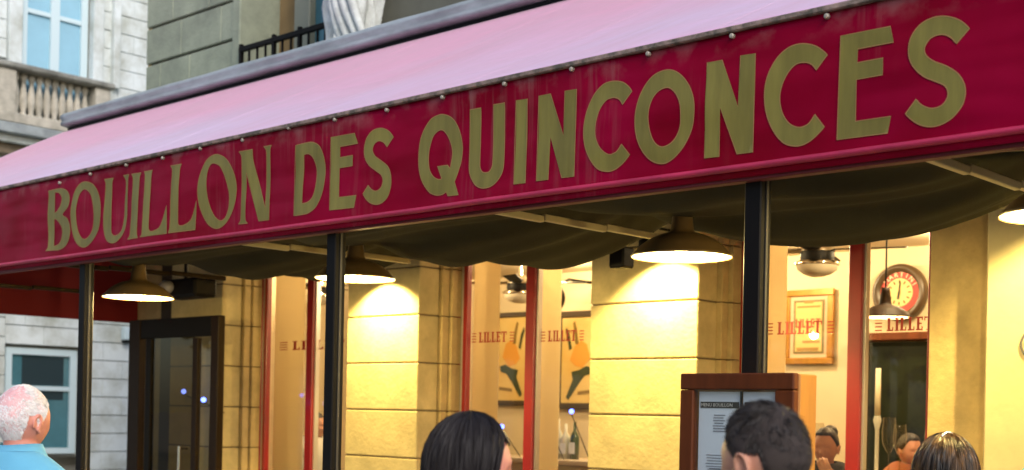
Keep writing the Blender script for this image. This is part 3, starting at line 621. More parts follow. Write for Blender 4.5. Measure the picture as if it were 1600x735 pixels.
# lining panels: cloth swags between the bars
def lining(xa, xb, amp, skew, seed):
    nu, nw = 60, 60; bm = bmesh.new(); G = []
    for i in range(nu + 1):
        u = i / nu; G.append([])
        for j in range(nw + 1):
            v = j / nw; x = xa + (xb - xa) * u; y = YV + .06 + (5.95 - YV - .06) * v
            base = 2.485 + .40 * v ** 1.2
            s = amp * (math.sin(math.pi * u) ** .7) * max(0, math.sin(math.pi * min(1, v ** 1.45 * .97 + .01))) ** .9
            e_ = math.sin(math.pi * u) ** .6; ph = v * 4.2 + .55 * math.sin(math.pi * u) + .35 * u * (1 if seed < 3 else -1) + .25 * mn.noise(Vector((u * 2.5, v * 2, seed)))
            wr = (.026 * math.sin(2 * math.pi * ph * .8) + .010 * math.sin(2 * math.pi * ph * 1.9 + 1)) * e_
            G[-1].append(bm.verts.new((x, y, base - s + wr * 1.0)))
    for i in range(nu):
        for j in range(nw): bm.faces.new((G[i][j], G[i + 1][j], G[i + 1][j + 1], G[i][j + 1]))
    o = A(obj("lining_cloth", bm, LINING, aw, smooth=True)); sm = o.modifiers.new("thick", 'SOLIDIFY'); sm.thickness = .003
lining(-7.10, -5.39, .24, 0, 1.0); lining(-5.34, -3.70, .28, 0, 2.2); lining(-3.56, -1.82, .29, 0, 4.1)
# black front edge strip under the lining bars (keder)
for xa, xb in ((-7.1, -5.39), (-5.34, -3.7), (-3.56, -1.82)):
    pass
# --- lettering: every letter a flat piece following the cloth
def cr_spline(P, a, b, n=6):
    """points between index a and b (not including b) of a Catmull-Rom through P, corners break the tangent"""
    N = len(P); p1, p2 = P[a], P[b]
    p0 = P[(a - 1) % N]; p3 = P[(b + 1) % N]
    def v(p): return Vector((p[0], p[1]))
    t1 = (v(p2) - v(p0)) * .5 if len(p1) < 3 else (v(p2) - v(p1)); t2 = (v(p3) - v(p1)) * .5 if len(p2) < 3 else (v(p2) - v(p1))
    d = (v(p2) - v(p1)).length
    if t1.length > 1.1 * d: t1 *= 1.1 * d / t1.length
    if t2.length > 1.1 * d: t2 *= 1.1 * d / t2.length
    if len(p1) == 3 and len(p2) == 3: return [v(p1)]
    if len(p1) == 3: t1 = (v(p2) - v(p1)) * 1.5 - t2 * .5
    if len(p2) == 3: t2 = (v(p2) - v(p1)) * 1.5 - t1 * .5
    out = []
    for k in range(n):
        t = k / n; h = (2 * t ** 3 - 3 * t * t + 1, t ** 3 - 2 * t * t + t, -2 * t ** 3 + 3 * t * t, t ** 3 - t * t)
        out.append(v(p1) * h[0] + t1 * h[1] + v(p2) * h[2] + t2 * h[3])
    return out
def contour(P, ox, oy, s):
    out = []
    for i in range(len(P)): out += cr_spline(P, i, (i + 1) % len(P))
    return [PY(ox + p.x / s, oy + p.y / s, YV) for p in out]
def letter(loops, ox, oy, s, name="letter"):
    cs = [contour(l, ox, oy, s) for l in loops]
    polys = [[Vector((p.x, p.z, 0)) for p in c] for c in cs]; flat = [p for c in polys for p in c]
    tris = tessellate_polygon(polys); bm = bmesh.new(); vs = [bm.verts.new((p.x, 0, p.y)) for p in flat]
    for t in tris:
        try: bm.faces.new([vs[i] for i in t])
        except ValueError: pass
    xs = [p.x for p in flat]; zs = [p.y for p in flat]
    x = math.floor(min(xs) / .03) * .03
    while x < max(xs): bmesh.ops.bisect_plane(bm, geom=bm.verts[:] + bm.edges[:] + bm.faces[:], plane_co=(x, 0, 0), plane_no=(1, 0, 0)); x += .03
    z = min(zs)
    while z < max(zs): bmesh.ops.bisect_plane(bm, geom=bm.verts[:] + bm.edges[:] + bm.faces[:], plane_co=(0, 0, z), plane_no=(0, 0, 1)); z += .03
    for v in bm.verts: v.co.y = vy(v.co.x, v.co.z) - .0018
    o = A(obj(name, bm, LET, aw, smooth=True))
    if sum(p.normal.y for p in o.data.polygons) > 0: o.data.flip_normals()
    # thin paler outline of the vinyl
    bm = bmesh.new()
    for c in polys:
        n = len(c); rows = []
        for i in range(n):
            a, b, d = c[i - 1], c[i], c[(i + 1) % n]; t = (d - a); t = t.normalized() if t.length > 1e-9 else Vector((1, 0, 0)); nn = Vector((t.y, -t.x, 0)) * .0018
            rows.append([bm.verts.new((q.x, vy(q.x, q.y) - .0023, q.y)) for q in (b + nn, b - nn)])
        for i in range(n):
            try: bm.faces.new((rows[i - 1][0], rows[i - 1][1], rows[i][1], rows[i][0]))
            except ValueError: pass
    obj("letter_edge", bm, LETE, o)
    return o
C = 'c'
S1 = (60, 220, 4.085); S2 = (240, 210, 4.085); S3 = (440, 170, 4.085); S4 = (640, 130, 4.085); S5 = (800, 110, 4.085); S6 = (980, 60, 3.673); S7 = (1180, 20, 3.341); S8 = (1360, 0, 3.0625)
letter([[(67, 322, C), (110, 312), (150, 306), (188, 322), (203, 365), (195, 420), (160, 472), (190, 500), (207, 560), (198, 630), (167, 678), (130, 697), (95, 700), (48, 704, C), (62, 680), (62, 500), (70, 345)],
        [(110, 330, C), (137, 335), (153, 365), (147, 410), (125, 450), (108, 462, C)], [(104, 500, C), (120, 505), (150, 550), (154, 600), (135, 655), (100, 674, C)]], *S1)
letter([[(305, 262), (355, 285), (390, 360), (400, 455), (387, 560), (345, 645), (293, 682), (245, 650), (217, 560), (212, 450), (230, 340), (262, 282)],
        [(303, 310), (332, 338), (352, 410), (358, 490), (346, 570), (320, 618), (290, 628), (262, 590), (247, 520), (246, 430), (262, 350), (282, 318)]], *S1)
letter([[(420, 247, C), (478, 238, C), (468, 270), (467, 400), (467, 540), (472, 590), (490, 607), (515, 600), (538, 570), (548, 500), (552, 400), (556, 260), (540, 222, C), (577, 215, C), (568, 250), (567, 400), (564, 520), (550, 590), (517, 638), (480, 655), (442, 637), (421, 580), (418, 500), (424, 380), (428, 275)]], *S1)
letter([[(592, 213, C), (655, 204, C), (646, 235), (640, 420), (638, 595), (645, 621, C), (578, 632, C), (592, 600), (597, 420), (601, 240)]], *S1)
letter([[(225.0, 268.5, C), (238.8, 266, C), (237.3, 273), (235.8, 315), (235, 356), (237, 361.5), (243, 361.3), (252.5, 354.5), (262.5, 321.4, C), (262.8, 345), (263.3, 365.4, C), (221, 371, C), (224, 366), (225.6, 320), (226.8, 276)]], 0, 0, 1)
letter([[(113, 203, C), (183, 190, C), (173, 225), (166, 400), (163, 555), (170, 582), (200, 581), (245, 543), (280, 425, C), (275, 520), (270, 610, C), (103, 632, C), (113, 600), (118, 400), (124, 228)]], *S2)
letter([[(415, 130), (470, 160), (515, 245), (530, 350), (510, 465), (462, 562), (405, 602), (350, 575), (307, 490), (288, 390), (297, 280), (333, 185), (370, 143)],
        [(392, 186), (430, 205), (460, 270), (482, 370), (478, 460), (457, 527), (425, 552), (387, 520), (355, 440), (343, 340), (348, 250), (367, 198)]], *S2)
letter([[(550, 113, C), (636, 97, C), (640, 180), (712, 468, C), (718, 300), (722, 108), (706, 80, C), (757, 71, C), (747, 100), (742, 300), (736, 546, C), (668, 554, C), (593, 245, C), (588, 400), (583, 545), (597, 568, C), (538, 573, C), (553, 545), (562, 350), (566, 145)]], *S2)
letter([[(93, 235, C), (160, 219), (205, 216), (247, 245), (274, 325), (280, 430), (264, 540), (226, 630), (180, 668), (140, 678), (85, 685, C)], [(145, 295, C), (177, 290), (205, 320), (224, 390), (223, 480), (206, 560), (177, 596), (138, 606, C)]], *S3)
letter([[(318, 183, C), (470, 158, C), (488, 222, C), (375, 243, C), (375, 312, C), (455, 298, C), (455, 365, C), (372, 380, C), (372, 567, C), (483, 555, C), (470, 632, C), (315, 650, C)]], *S3)
letter([[(712, 180, C), (672, 245, C), (650, 215), (620, 206), (592, 227), (582, 265), (598, 303), (640, 335), (682, 372), (703, 430), (704, 500), (682, 565), (642, 604), (600, 612), (558, 592), (525, 545, C), (557, 490, C), (580, 517), (610, 527), (640, 505), (652, 462), (640, 425), (602, 395), (560, 362), (535, 318), (528, 262), (542, 195), (580, 143), (630, 125), (678, 140)]], *S3)
letter([[(212, 200), (270, 225), (315, 300), (335, 400), (330, 500), (313, 570), (292, 632, C), (318, 715, C), (250, 722, C), (240, 695, C), (215, 712), (175, 717), (130, 695), (85, 620), (62, 520), (62, 400), (85, 310), (130, 235), (170, 208)],
        [(200, 298), (235, 325), (262, 385), (272, 450), (262, 545, C), (245, 525, C), (182, 533, C), (212, 612, C), (190, 617), (158, 598), (132, 550), (122, 470), (130, 400), (155, 330)]], *S4)
letter([[(382, 170, C), (453, 158, C), (450, 340), (450, 525), (464, 565), (490, 573), (514, 562), (529, 520), (531, 330), (533, 138, C), (605, 125, C), (602, 330), (600, 530), (580, 600), (535, 655), (480, 673), (430, 655), (395, 600), (382, 540), (382, 350)]], *S4)
letter([[(678, 110, C), (750, 100, C), (745, 640, C), (670, 648, C)]], *S4)
letter([[(170, 163, C), (245, 150, C), (328, 415, C), (338, 132, C), (412, 120, C), (403, 680, C), (325, 688, C), (245, 425, C), (238, 700, C), (163, 710, C)]], *S5)
letter([[(768, 135, C), (710, 220, C), (688, 187), (650, 175), (602, 192), (562, 248), (540, 325), (536, 400), (550, 460), (580, 510), (625, 540), (665, 530), (688, 508), (708, 475, C), (760, 542, C), (710, 600), (660, 637), (610, 648), (550, 628), (500, 560), (468, 470), (460, 370), (478, 260), (520, 160), (580, 92), (640, 70), (700, 75), (740, 100)]], *S5)
letter([[(235, 182), (300, 203), (355, 265), (387, 345), (392, 425), (375, 525), (325, 630), (262, 698), (200, 722), (130, 693), (77, 612), (52, 505), (60, 395), (95, 290), (155, 212)], [(235, 284), (275, 307), (305, 360), (315, 430), (307, 520), (268, 595), (210, 626), (165, 600), (136, 530), (127, 445), (145, 360), (183, 305)]], *S6)
letter([[(460, 140, C), (545, 125, C), (640, 395, C), (652, 100, C), (738, 88, C), (722, 655, C), (632, 665, C), (540, 400, C), (530, 680, C), (447, 690, C)]], *S6)
letter([[(378, 220, C), (320, 300, C), (295, 270), (258, 260), (210, 273), (165, 328), (136, 400), (130, 465), (145, 530), (180, 580), (228, 600), (270, 588), (293, 564), (312, 532, C), (363, 598, C), (310, 655), (262, 687), (210, 698), (150, 680), (97, 620), (60, 530), (50, 430), (68, 330), (115, 240), (180, 182), (250, 163), (320, 177)]], *S7)
letter([[(448, 122, C), (708, 73, C), (725, 155, C), (537, 190, C), (533, 262, C), (668, 237, C), (667, 325, C), (528, 350, C), (525, 568, C), (712, 543, C), (695, 630, C), (430, 665, C)]], *S7)
letter([[(474, 137, C), (413, 210, C), (380, 177), (338, 166), (290, 185), (262, 230), (270, 268), (308, 296), (370, 320), (428, 362), (458, 425), (448, 500), (402, 563), (342, 600), (280, 609), (222, 590), (172, 548, C), (223, 477, C), (252, 507), (300, 522), (350, 505), (376, 458), (362, 415), (318, 393), (258, 368), (207, 320), (185, 260), (195, 185), (238, 120), (300, 85), (362, 79), (425, 97)]], *S8)

# ================================================================== POSTS, LAMPS
for (px, py, wd, lb) in ((1179, 285, .065, "black square post directly above the wooden menu case"), (521, 360, .062, "black square post crossing the second lamp from the left"), (132, 430, .06, "black square post between the grey-haired man and the entrance screen"), (1700, 300, .065, "black square post beyond the right edge")):
    if px > 1600: continue
    q = PY(px, 600 if px != 1179 else 560, YV + .07)
    e = empty("awning_post", (q.x, YV + .07, 0), lb, "post", "black posts holding up the awning")
    h = wd / 2
    bx("shaft", IRON, e, -h, h, -h, h, .02, 2.93, .004); bx("foot_plate", IRON, e, -.1, .1, -.1, .1, 0, .019, .002); bx("bracket", IRON, e, -h - .02, h + .02, -h + .01, h + .04, 2.62, 2.70, .003)
    bx("edge_strip", mat("grey_strip", (.04, .036, .03), .6), e, h + .001, h + .006, -.006, .006, .1, 2.6)
LP = [(PZ(1065, 403, 5.17), "widest enamel lamp hanging in front of the middle stone pillar, left of the post"), (PZ(555, 437, 6.5), "enamel lamp partly behind the middle black post"), (PZ(216, 466, 7.5), "leftmost enamel lamp hanging in front of the red side cloth"), (PZ(1668, 338, 4.0), "enamel lamp cut off by the right edge of the photo")]
for q, lb in LP:
    e = pendant(q, .2, lb, False, .66)
    light(e, (0, 0, -.012), 'POINT', 55 if q.x < -6 else 32, col=(1, .74, .27), size=.03)
# small black spotlights at the head of each pillar, aimed down the stone; the pier's is added to brighten it
SPOTS = []
for x, lb, en in ((-6.83, "small black spotlight at the head of the left stone pillar", 20), (-4.42, "small black spotlight at the head of the middle stone pillar", 20), (-1.9, "small black spotlight added to brighten the rendered pier", 150)):
    e = empty("wall_spotlight", (x, YF - (.24 if x < -3 else .6), 2.63 if x < -3 else 2.8), lb, "spotlight", "small spotlights over the pillars")
    bm = bmesh.new(); lathe(bm, [(.032, -.05), (.034, -.05), (.034, .03), (.0, .034)], n=20); obj("housing", bm, IRON, e, smooth=True)
    bm = bmesh.new(); lathe(bm, [(.030, -.03), (0, -.03)], n=20); obj("lens", bm, BULB, e)
    bm = bmesh.new(); tube(bm, [(0, 0, .02), (0, .12, .09), (0, .24 if x < -3 else .6, .09)], .008, 8); obj("bracket", bm, IRON, e)
    l = light(e, (0, 0, -.052), 'SPOT', en * 3, col=(1, .76, .27), size=.03, spot=118, blend=.35); l.rotation_euler = (R_(24), 0, 0)
q = PY(970, 402, 5.4); e = empty("terrace_speaker", q, "small black box speaker hanging just left of the largest lamp", "speaker")
bx("cabinet", IRON, e, -.045, .055, -.05, .05, -.06, .05, .01); bm = bmesh.new(); tube(bm, [(0, 0, .07), (0, 0, .25), (0, .1, .27)], .008, 8); obj("bracket", bm, IRON, e)
q = PY(1619, 538, YF - .012); e = empty("round_plaque", q, "dark round plaque at the right edge on the yellow rendered wall", "sign")
bm = bmesh.new(); disc(bm, .0005, .075, -.004, 40); disc(bm, .075, .08, -.004, 40, .012); obj("plate", bm, mat("plaque_black", (.015, .012, .02), .3), e)
bm = bmesh.new(); disc(bm, .055, .062, -.006, 40); obj("ring", bm, mat("plaque_line", (.5, .4, .25), .5), e)

# ================================================================== MENU CASE
ym = 3.45; a, b = PY(1063, 582, ym), PY(1241, 575, ym); zt = 1.79
mc = empty("menu_case", (a.x, ym, 0), "red-brown wooden menu display case with grey paper menus standing before the post", "menu board"); W = b.x - a.x; fw = .052
bx("frame_side", WOOD, mc, 0, fw, 0, .03, .9, zt - fw - .001, .004); bx("frame_side", WOOD, mc, W - fw - .015, W, 0, .03, .9, zt - fw - .001, .004); bx("frame_top", WOOD, mc, 0, W, -.001, .03, zt - fw, zt, .004); bx("frame_bottom", WOOD, mc, 0, W, -.001, .03, .84, .899, .004)
bx("cabinet", WOODS, mc, .004, W + .002, .031, .135, .842, zt - .002, .004)
px0, px1 = fw + .004, W - fw - .019; pm = (px0 + px1) / 2 + .02
YP = .026
def sheet(x0, x1, z0, z1, nm="menu_sheet"): return bx(nm, PAPER, mc, x0, x1, YP - .003, YP, z0, z1)
zi = zt - fw - .004
for (u0, u1, t) in ((px0 + .004, pm - .004, "MENU BOUILLON"), (pm + .004, px1 - .003, "LA CARTE")):
    s1 = sheet(u0, u1, zi - .30, zi - .002); sheet(u0, u1, zi - .62, zi - .306)
    bx("title_band", INK, s1, u0 + .006, u1 - .006, YP - .0045, YP - .0035, zi - .054, zi - .034)
    me = textmesh(t, .015); me.transform(Matrix.Translation(((u0 + u1) / 2 - .01, YP - .0052, zi - .049)) @ Matrix.Rotation(R_(90), 4, 'X')); link("title_text", me, INKL, s1)
    bm = bmesh.new(); rnd = random.Random(3)
    for kk in range(9): box(bm, u0 + .03 + (rnd.random() * .008), u1 - .035 - rnd.random() * .02, YP - .0045, YP - .0036, zi - .205 - kk * .009, zi - .2025 - kk * .009)
    for (bw_, z_, nn_) in ((.05, .075, 7), (.09, .245, 5)):
        for kk in range(nn_): box(bm, (u0 + u1) / 2 - bw_ / 2 * (.6 + .4 * rnd.random()), (u0 + u1) / 2 + bw_ / 2 * (.6 + .4 * rnd.random()), YP - .0045, YP - .0036, zi - z_ - kk * .0085 - .003, zi - z_ - kk * .0085)
    obj("print_lines", bm, mat("grey_print", (.2, .21, .25), .8), s1)['kind'] = 'stuff'
bx("divider", IRON, mc, pm - .002, pm + .002, YP - .012, YP - .0045, .9, zi)
bx("glass_cover", GLASS, mc, fw - .004, W - fw - .011, .008, .011, .898, zt - fw + .002)
for sx in (.08, W - .08): bx("leg", IRON, mc, sx - .02, sx + .02, .05, .09, .0, .84)

# ================================================================== LEFT BUILDING ACROSS THE SIDE STREET
XB = -17.0
lb = empty("corner_building", (XB, 9, 0), "pale limestone building across the side street with a balustrade balcony and light blue windows", "building"); IL = Matrix.Translation((-XB, -9, 0))
def lp(name, m, x0, x1, y0, y1, z0, z1, bev=0, parent=None):
    o = bx(name, m, parent or lb, x0, x1, y0, y1, z0, z1, bev)
    if not parent: o.matrix_parent_inverse = IL
    return o
core = lp("wall", FARJ, XB - 6, XB - .305, 2, 16, .02, 13)
WY0, WY1 = 8.31, 9.36   # ground floor window
UY0, UY1 = 8.43, 9.42   # upper window
def blocks(y0, y1, z0, z1, hz, wd, face=XB, seed=0, skip=None):
    rnd = random.Random(seed); z = z0; r = 0
    while z < z1 - .02:
        y = y0 - (wd * .5 if r % 2 else 0)
        while y < y1 - .01:
            a_, b_ = max(y, y0), min(y + wd, y1)
            if b_ - a_ > .04:
                d = rnd.uniform(-.006, .006)
                if not (skip and b_ > skip[0] and a_ < skip[1] and z + hz > skip[2] and z < skip[3]):
                    bx("stone_block", FARST, core, face - .12, face + d, a_ + .0012, b_ - .0012, z + .006, min(z + hz, z1) - .006, .003)
            y += wd
        z += hz; r += 1
JH = .262
blocks(9.42, 11.6, .45, 3.0, JH, .62, seed=1); blocks(7.2, 8.27, .45, 3.0, JH, .6, seed=2); blocks(8.27, 9.42, 2.45, 3.0, JH, .55, seed=3)
lp("ground_wall_far", FARST, XB - .12, XB - .004, 3, 7.19, .03, 5.0); lp("band_wall", FARST, XB - .1, XB - .003, 7.19, 14, 3.01, 5.35)
lp("ground_wall_far", FARST, XB - .12, XB - .004, 11.61, 15.9, .03, 3.0)
blocks(9.62, 11.4, 5.72, 8.6, JH, .5, seed=5); blocks(7.6, 8.2, 6.3, 8.6, JH, .6, seed=6)
lp("upper_wall_far", FARST, XB - .12, XB - .004, 3, 7.59, 5.36, 9.0); lp("upper_wall_far", FARST, XB - .12, XB - .004, 11.41, 15.9, 5.36, 9.0)
lp("window_surround", FARST, XB - .1, XB + .06, 8.21, 8.40, 5.6, 8.6, .01); lp("window_surround", FARST, XB - .1, XB + .06, 9.45, 9.61, 5.6, 8.6, .01); lp("pilaster", FARST, XB - .1, XB + .09, 9.75, 9.86, 6.2, 8.6, .01)
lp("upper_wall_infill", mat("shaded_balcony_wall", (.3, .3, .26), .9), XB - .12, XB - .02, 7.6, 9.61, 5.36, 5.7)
# moulded string courses below the balcony
for (z0, z1, d, m_) in ((5.22, 5.355, .46, mat("blue_grey_ledge", (.42, .47, .48), .8, col2=(.24, .27, .28), vscale=5, bump=.4)), (5.12, 5.22, .34, FARST), (4.98, 5.12, .22, mat("brown_moulding", (.25, .2, .14), .9, var=.3, vscale=4))):
    lp("moulding", m_, XB - .05, XB + d, 3, 14, z0 + .001, z1 - .001, .01)
def fwin(name, y0, y1, z0, z1, tz, pane, nv=2, label=None):
    fx = XB - .12; fo = lp(name, LTFRAME, fx, fx + .06, y0, y1, z1 - .09, z1)
    bx("frame", LTFRAME, fo, fx, fx + .06, y0, y1, z0, z0 + .08); bx("frame", LTFRAME, fo, fx, fx + .06, y0, y0 + .09, z0 + .081, z1 - .091); bx("frame", LTFRAME, fo, fx, fx + .06, y1 - .1, y1, z0 + .081, z1 - .091)
    if nv == 2: m0 = (y0 + y1) / 2; bx("centre_stile", LTFRAME, fo, fx, fx + .065, m0 - .065, m0 + .065, z0 + .081, z1 - .091)
    for tt in tz: bx("glazing_bar", LTFRAME, fo, fx + .001, fx + .055, y0 + .091, y1 - .101, tt - .03, tt + .03)
    bx("pane", pane, fo, fx + .01, fx + .02, y0 + .02, y1 - .02, z0 + .02, z1 - .02)
    return fo
fwin("upper_window", UY0, UY1, 5.72, 8.5, [7.05, 7.75], PANE); fw_ = fwin("street_window", WY0, WY1, .95, 2.41, [1.86], PANE2, 1)
bx("blind", mat("dark_blind", (.012, .03, .035), .5), fw_, XB - .105, XB - .099, WY0 + .25, WY1 - .18, 1.90, 2.30)
bx("blind", MATS["dark_blind"], fw_, XB - .105, XB - .099, WY0 + .25, WY1 - .18, 1.70, 1.82)
lp("window_recess", FARJ, XB - .3, XB - .125, 8.2, 9.5, .9, 8.6)
# balcony with balusters
bal = empty("balcony_balustrade", (XB, 9, 5.36), "stone balustrade with turned balusters below the light blue upper window", "balustrade")
BEI = mat("beige_limestone", (.60, .56, .47), .9, col2=(.34, .32, .26), vscale=4, bump=.5, bscale=25, mid=(.32, .62)); RAILM = mat("stained_coping", (.36, .36, .32), .9, col2=(.16, .16, .14), vscale=5, bump=.5, bscale=25)
bx("plinth", BEI, bal, .0, .44, -1.6, .56, .001, .13, .01); bx("handrail", RAILM, bal, .02, .46, -1.65, .58, .72, .80, .02); bx("pedestal", BEI, bal, .08, .40, -1.4, -.84, .131, .719, .01); bx("pedestal", BEI, bal, .08, .40, .31, .54, .131, .719, .01)
bm = bmesh.new(); lathe(bm, [(0.0, 0), (.05, 0), (.05, .05), (.03, .07), (.052, .16), (.058, .22), (.045, .34), (.028, .43), (.03, .48), (.05, .52), (.05, .588), (0, .588)], n=12)
ob = obj("baluster", bm, BEI, bal, smooth=True); ob.location = (.24, -.78, .131)
for i in range(1, 10): d = ob.copy(); COL.objects.link(d); d.parent = bal; d.location = (.24, -.78 + i * .112, .131)
e = empty("alarm_box", PX(197, 520, XB + .03), "small white alarm box on the pale stone wall beside the entrance screen", "box")
bx("casing", LTFRAME, e, -.02, .09, -.07, .07, -.11, .08, .01); bx("base", IRON, e, -.02, .07, -.06, .06, -.15, -.112, .004)

# ================================================================== PEOPLE
def head_verts(bm, nose=1.0, w=1.0):
    """closed head, face to +Y, origin between the ears; about .23 high"""
    nu, nv = 72, 56; rows = []
    for j in range(nv + 1):
        th_ = math.pi * j / nv; row = []
        for i in range(nu):
            ph = 2 * math.pi * i / nu
            d = Vector((math.sin(th_) * math.cos(ph), math.sin(th_) * math.sin(ph), math.cos(th_)))
            x, y, z = d.x * .076 * w, d.y * .096, d.z * .118
            y -= .012 * max(0, d.z) * 0
            if d.y < 0: y *= 1.02 + .06 * max(0, d.z + .2)
            if z < 0:
                k = -z / .118
                x *= 1 - .30 * k ** 1.4
                if d.y < 0: y *= 1 - .38 * k
                else: y *= 1 + .0 * k
            if d.y > 0:
                def gs(cx, cz, sx, sz): return math.exp(-((x - cx) / sx) ** 2 - ((z - cz) / sz) ** 2)
                y = min(y, .088 + .25 * (y - .088)) if y > .088 else y
                y += nose * (.022 * gs(0, -.038, .010, .016) + .010 * gs(0, -.015, .008, .022)) + .005 * gs(0, .018, .04, .012)
                y -= .011 * (gs(.031, -.004, .014, .010) + gs(-.031, -.004, .014, .010))
                y += .005 * (gs(.038, -.035, .018, .018) + gs(-.038, -.035, .018, .018))
                y += .007 * gs(0, -.066, .018, .005) + .006 * gs(0, -.077, .016, .005) - .004 * gs(0, -.0715, .02, .002) + .010 * gs(0, -.104, .02, .014)
            row.append(bm.verts.new((x, y, z)))
        rows.append(row)
    for a, b in zip(rows, rows[1:]):
        for i in range(nu):
            q = (a[i], a[(i + 1) % nu], b[(i + 1) % nu], b[i])
            try: bm.faces.new(q)
            except ValueError: pass
def ear(bm, side):
    cx = side * .077
    pts = []
    for k in range(15):
        t = R_(-70 + 290 * k / 14)  # C-shaped helix
        pts.append((cx + side * (.006 + .006 * math.sin(math.pi * k / 14)), -.006 - .0165 * math.cos(t - R_(20)) * -1 - .010, -.012 + .028 * math.sin(t)))
    tube(bm, pts, [.003] + [.0042] * 13 + [.004], 8)
    ball(bm, (cx + side * .001, -.012, -.012), .001, 16, (4, 15, 27)); ball(bm, (cx + side * .004, -.004, -.042), .001, 12, (5, 8, 9)); ball(bm, (cx + side * .004, .006, -.018), .001, 12, (5, 5, 7))
def caps(bm, pts, rs, n=14):
    pts = [Vector(p) for p in pts]; tube(bm, pts, rs, n)
    for p, r in zip(pts, rs): ball(bm, p, r * .995, n)
def hand(bm, wr, d, nrm, side):
    """palm and five bent fingers; wr wrist, d direction of fingers, nrm palm normal"""
    d = d.normalized(); nrm = nrm.normalized(); s = d.cross(nrm).normalized() * side
    ball(bm, wr + d * .045, .001, 14, (42, 15, 46), Matrix((s, nrm, d)).transposed())
    for k, (o, L) in enumerate(((-.030, .068), (-.010, .078), (.010, .073), (.028, .058))):
        b0 = wr + d * .08 + s * o; curl = nrm * .016
        caps(bm, [b0, b0 + d * L * .45 + curl * .4, b0 + d * L * .8 + curl * 1.3, b0 + d * L + curl * 2.4], [.0095, .009, .008, .007], 10)
    b0 = wr + d * .03 - s * .030; caps(bm, [b0, b0 - s * .025 + d * .025 + nrm * .008, b0 - s * .035 + d * .055 + nrm * .018], [.012, .0105, .008], 10)
def person(label, loc_xy, headtop, face_ang, skin, shirt, sleeves='short', vox=.005, female=False, arms='down', chest=1.0, collar=False, headw=1.0, trousers=None, tilt=0):
    """face_ang: direction the person faces, in degrees from world +X, counter-clockwise"""
    e = empty("person", (loc_xy[0], loc_xy[1], 0), label, "person", rz=R_(face_ang - 90))
    H = headtop; k = H / 1.75; hz = H - .122
    bm = bmesh.new(); hb = bmesh.new(); head_verts(hb, w=headw); ear(hb, 1); ear(hb, -1)
    bmesh.ops.transform(hb, matrix=Matrix.Translation((0, .015, hz)) @ Matrix.Rotation(R_(tilt), 4, 'X'), verts=hb.verts[:])
    me = bpy.data.meshes.new("tmp"); hb.to_mesh(me); hb.free(); bm.from_mesh(me)
    sh = 1.43 * k; sw = (.185 if not female else .165) * chest; nr = .058 if not female else .050
    caps(bm, [(0, -.005, sh - .02), (0, .0, sh + .06), (0, .01, hz - .06)], [nr * 1.15, nr, nr * .98], 20)
    hip = .93 * k
    caps(bm, [(0, -.01, hip), (0, -.01, hip + .22), (0, -.01, sh - .12)], [.13, .12, .135], 20); ball(bm, (0, -.01, sh - .12), 1, 20, (sw * .9, .11, .17)); ball(bm, (0, 0, hip), 1, 20, (.165, .115, .13))
    for s in (-1, 1):
        caps(bm, [(s * .07, -.005, sh + .01), (s * sw, -.01, sh - .03)], [.05, .055], 14)
        S = Vector((s * sw, -.01, sh - .04))
        if arms == 'face' and s == -1:
            El = Vector((s * .27, .12, sh - .30)); Wr = Vector((s * .12, .26, sh - .02))
        elif arms == 'crossed': El = Vector((s * .26, .06, sh - .30)); Wr = Vector((s * .06, .24, sh - .30))
        else: El = Vector((s * (sw + .05), -.02, sh - .33)); Wr = Vector((s * (sw + .07), .06, sh - .58))
        caps(bm, [S, S.lerp(El, .5), El, El.lerp(Wr, .4), Wr], [.052, .046, .038, .036, .026], 14)
        hand(bm, Wr, (Wr - El), Vector((-s, 0.2, 0)) if arms == 'down' else Vector((0, -1, .1)), s)
        caps(bm, [(s * .085, 0, hip - .03), (s * .095, .015, hip * .54), (s * .10, -.01, .09)], [.085, .058, .04], 16)
        caps(bm, [(s * .10, -.03, .045), (s * .105, .14, .035)], [.042, .034], 12)
    o = obj("body", bm, skin, e, smooth=True)
    rm = o.modifiers.new("one_surface", 'REMESH'); rm.mode = 'VOXEL'; rm.voxel_size = vox; rm.use_smooth_shade = True
    sm_ = o.modifiers.new("soften", 'SMOOTH'); sm_.iterations = 3; sm_.factor = .4
    # shirt as rings around the torso, with sleeves
    bm = bmesh.new(); n = 64; rings = []
    prof = [(hip - .10, .205, .145, 0), (hip + .05, .195, .14, 0), (hip + .22, .185, .14, 0), (sh - .18, sw * 1.06 + .03, .16, 0), (sh - .07, sw * 1.2 + .03, .155, 0), (sh + .01, sw * 1.12 + .03, .128, 0), (sh + .05, sw * .88, .105, 0), (sh + .075, .125, .09, 0), (sh + .085, nr + .024, nr + .026, .0)]
    for (z, rx, ry, _) in prof:
        rings.append([bm.verts.new((rx * math.cos(2 * math.pi * q / n), ry * math.sin(2 * math.pi * q / n) - .01 + .004 * mn.noise(Vector((q * .35, z * 9, 0))), z - (.02 * max(0, math.sin(2 * math.pi * q / n)) if z > sh else 0))) for q in range(n)])
    for a, b in zip(rings, rings[1:]):
        for q in range(n): bm.faces.new((a[q], a[(q + 1) % n], b[(q + 1) % n], b[q]))
    o = obj("shirt", bm, shirt, e, smooth=True); m1 = o.modifiers.new("sub", 'SUBSURF'); m1.levels = 1; m1.render_levels = 1; m2 = o.modifiers.new("thick", 'SOLIDIFY'); m2.thickness = .004
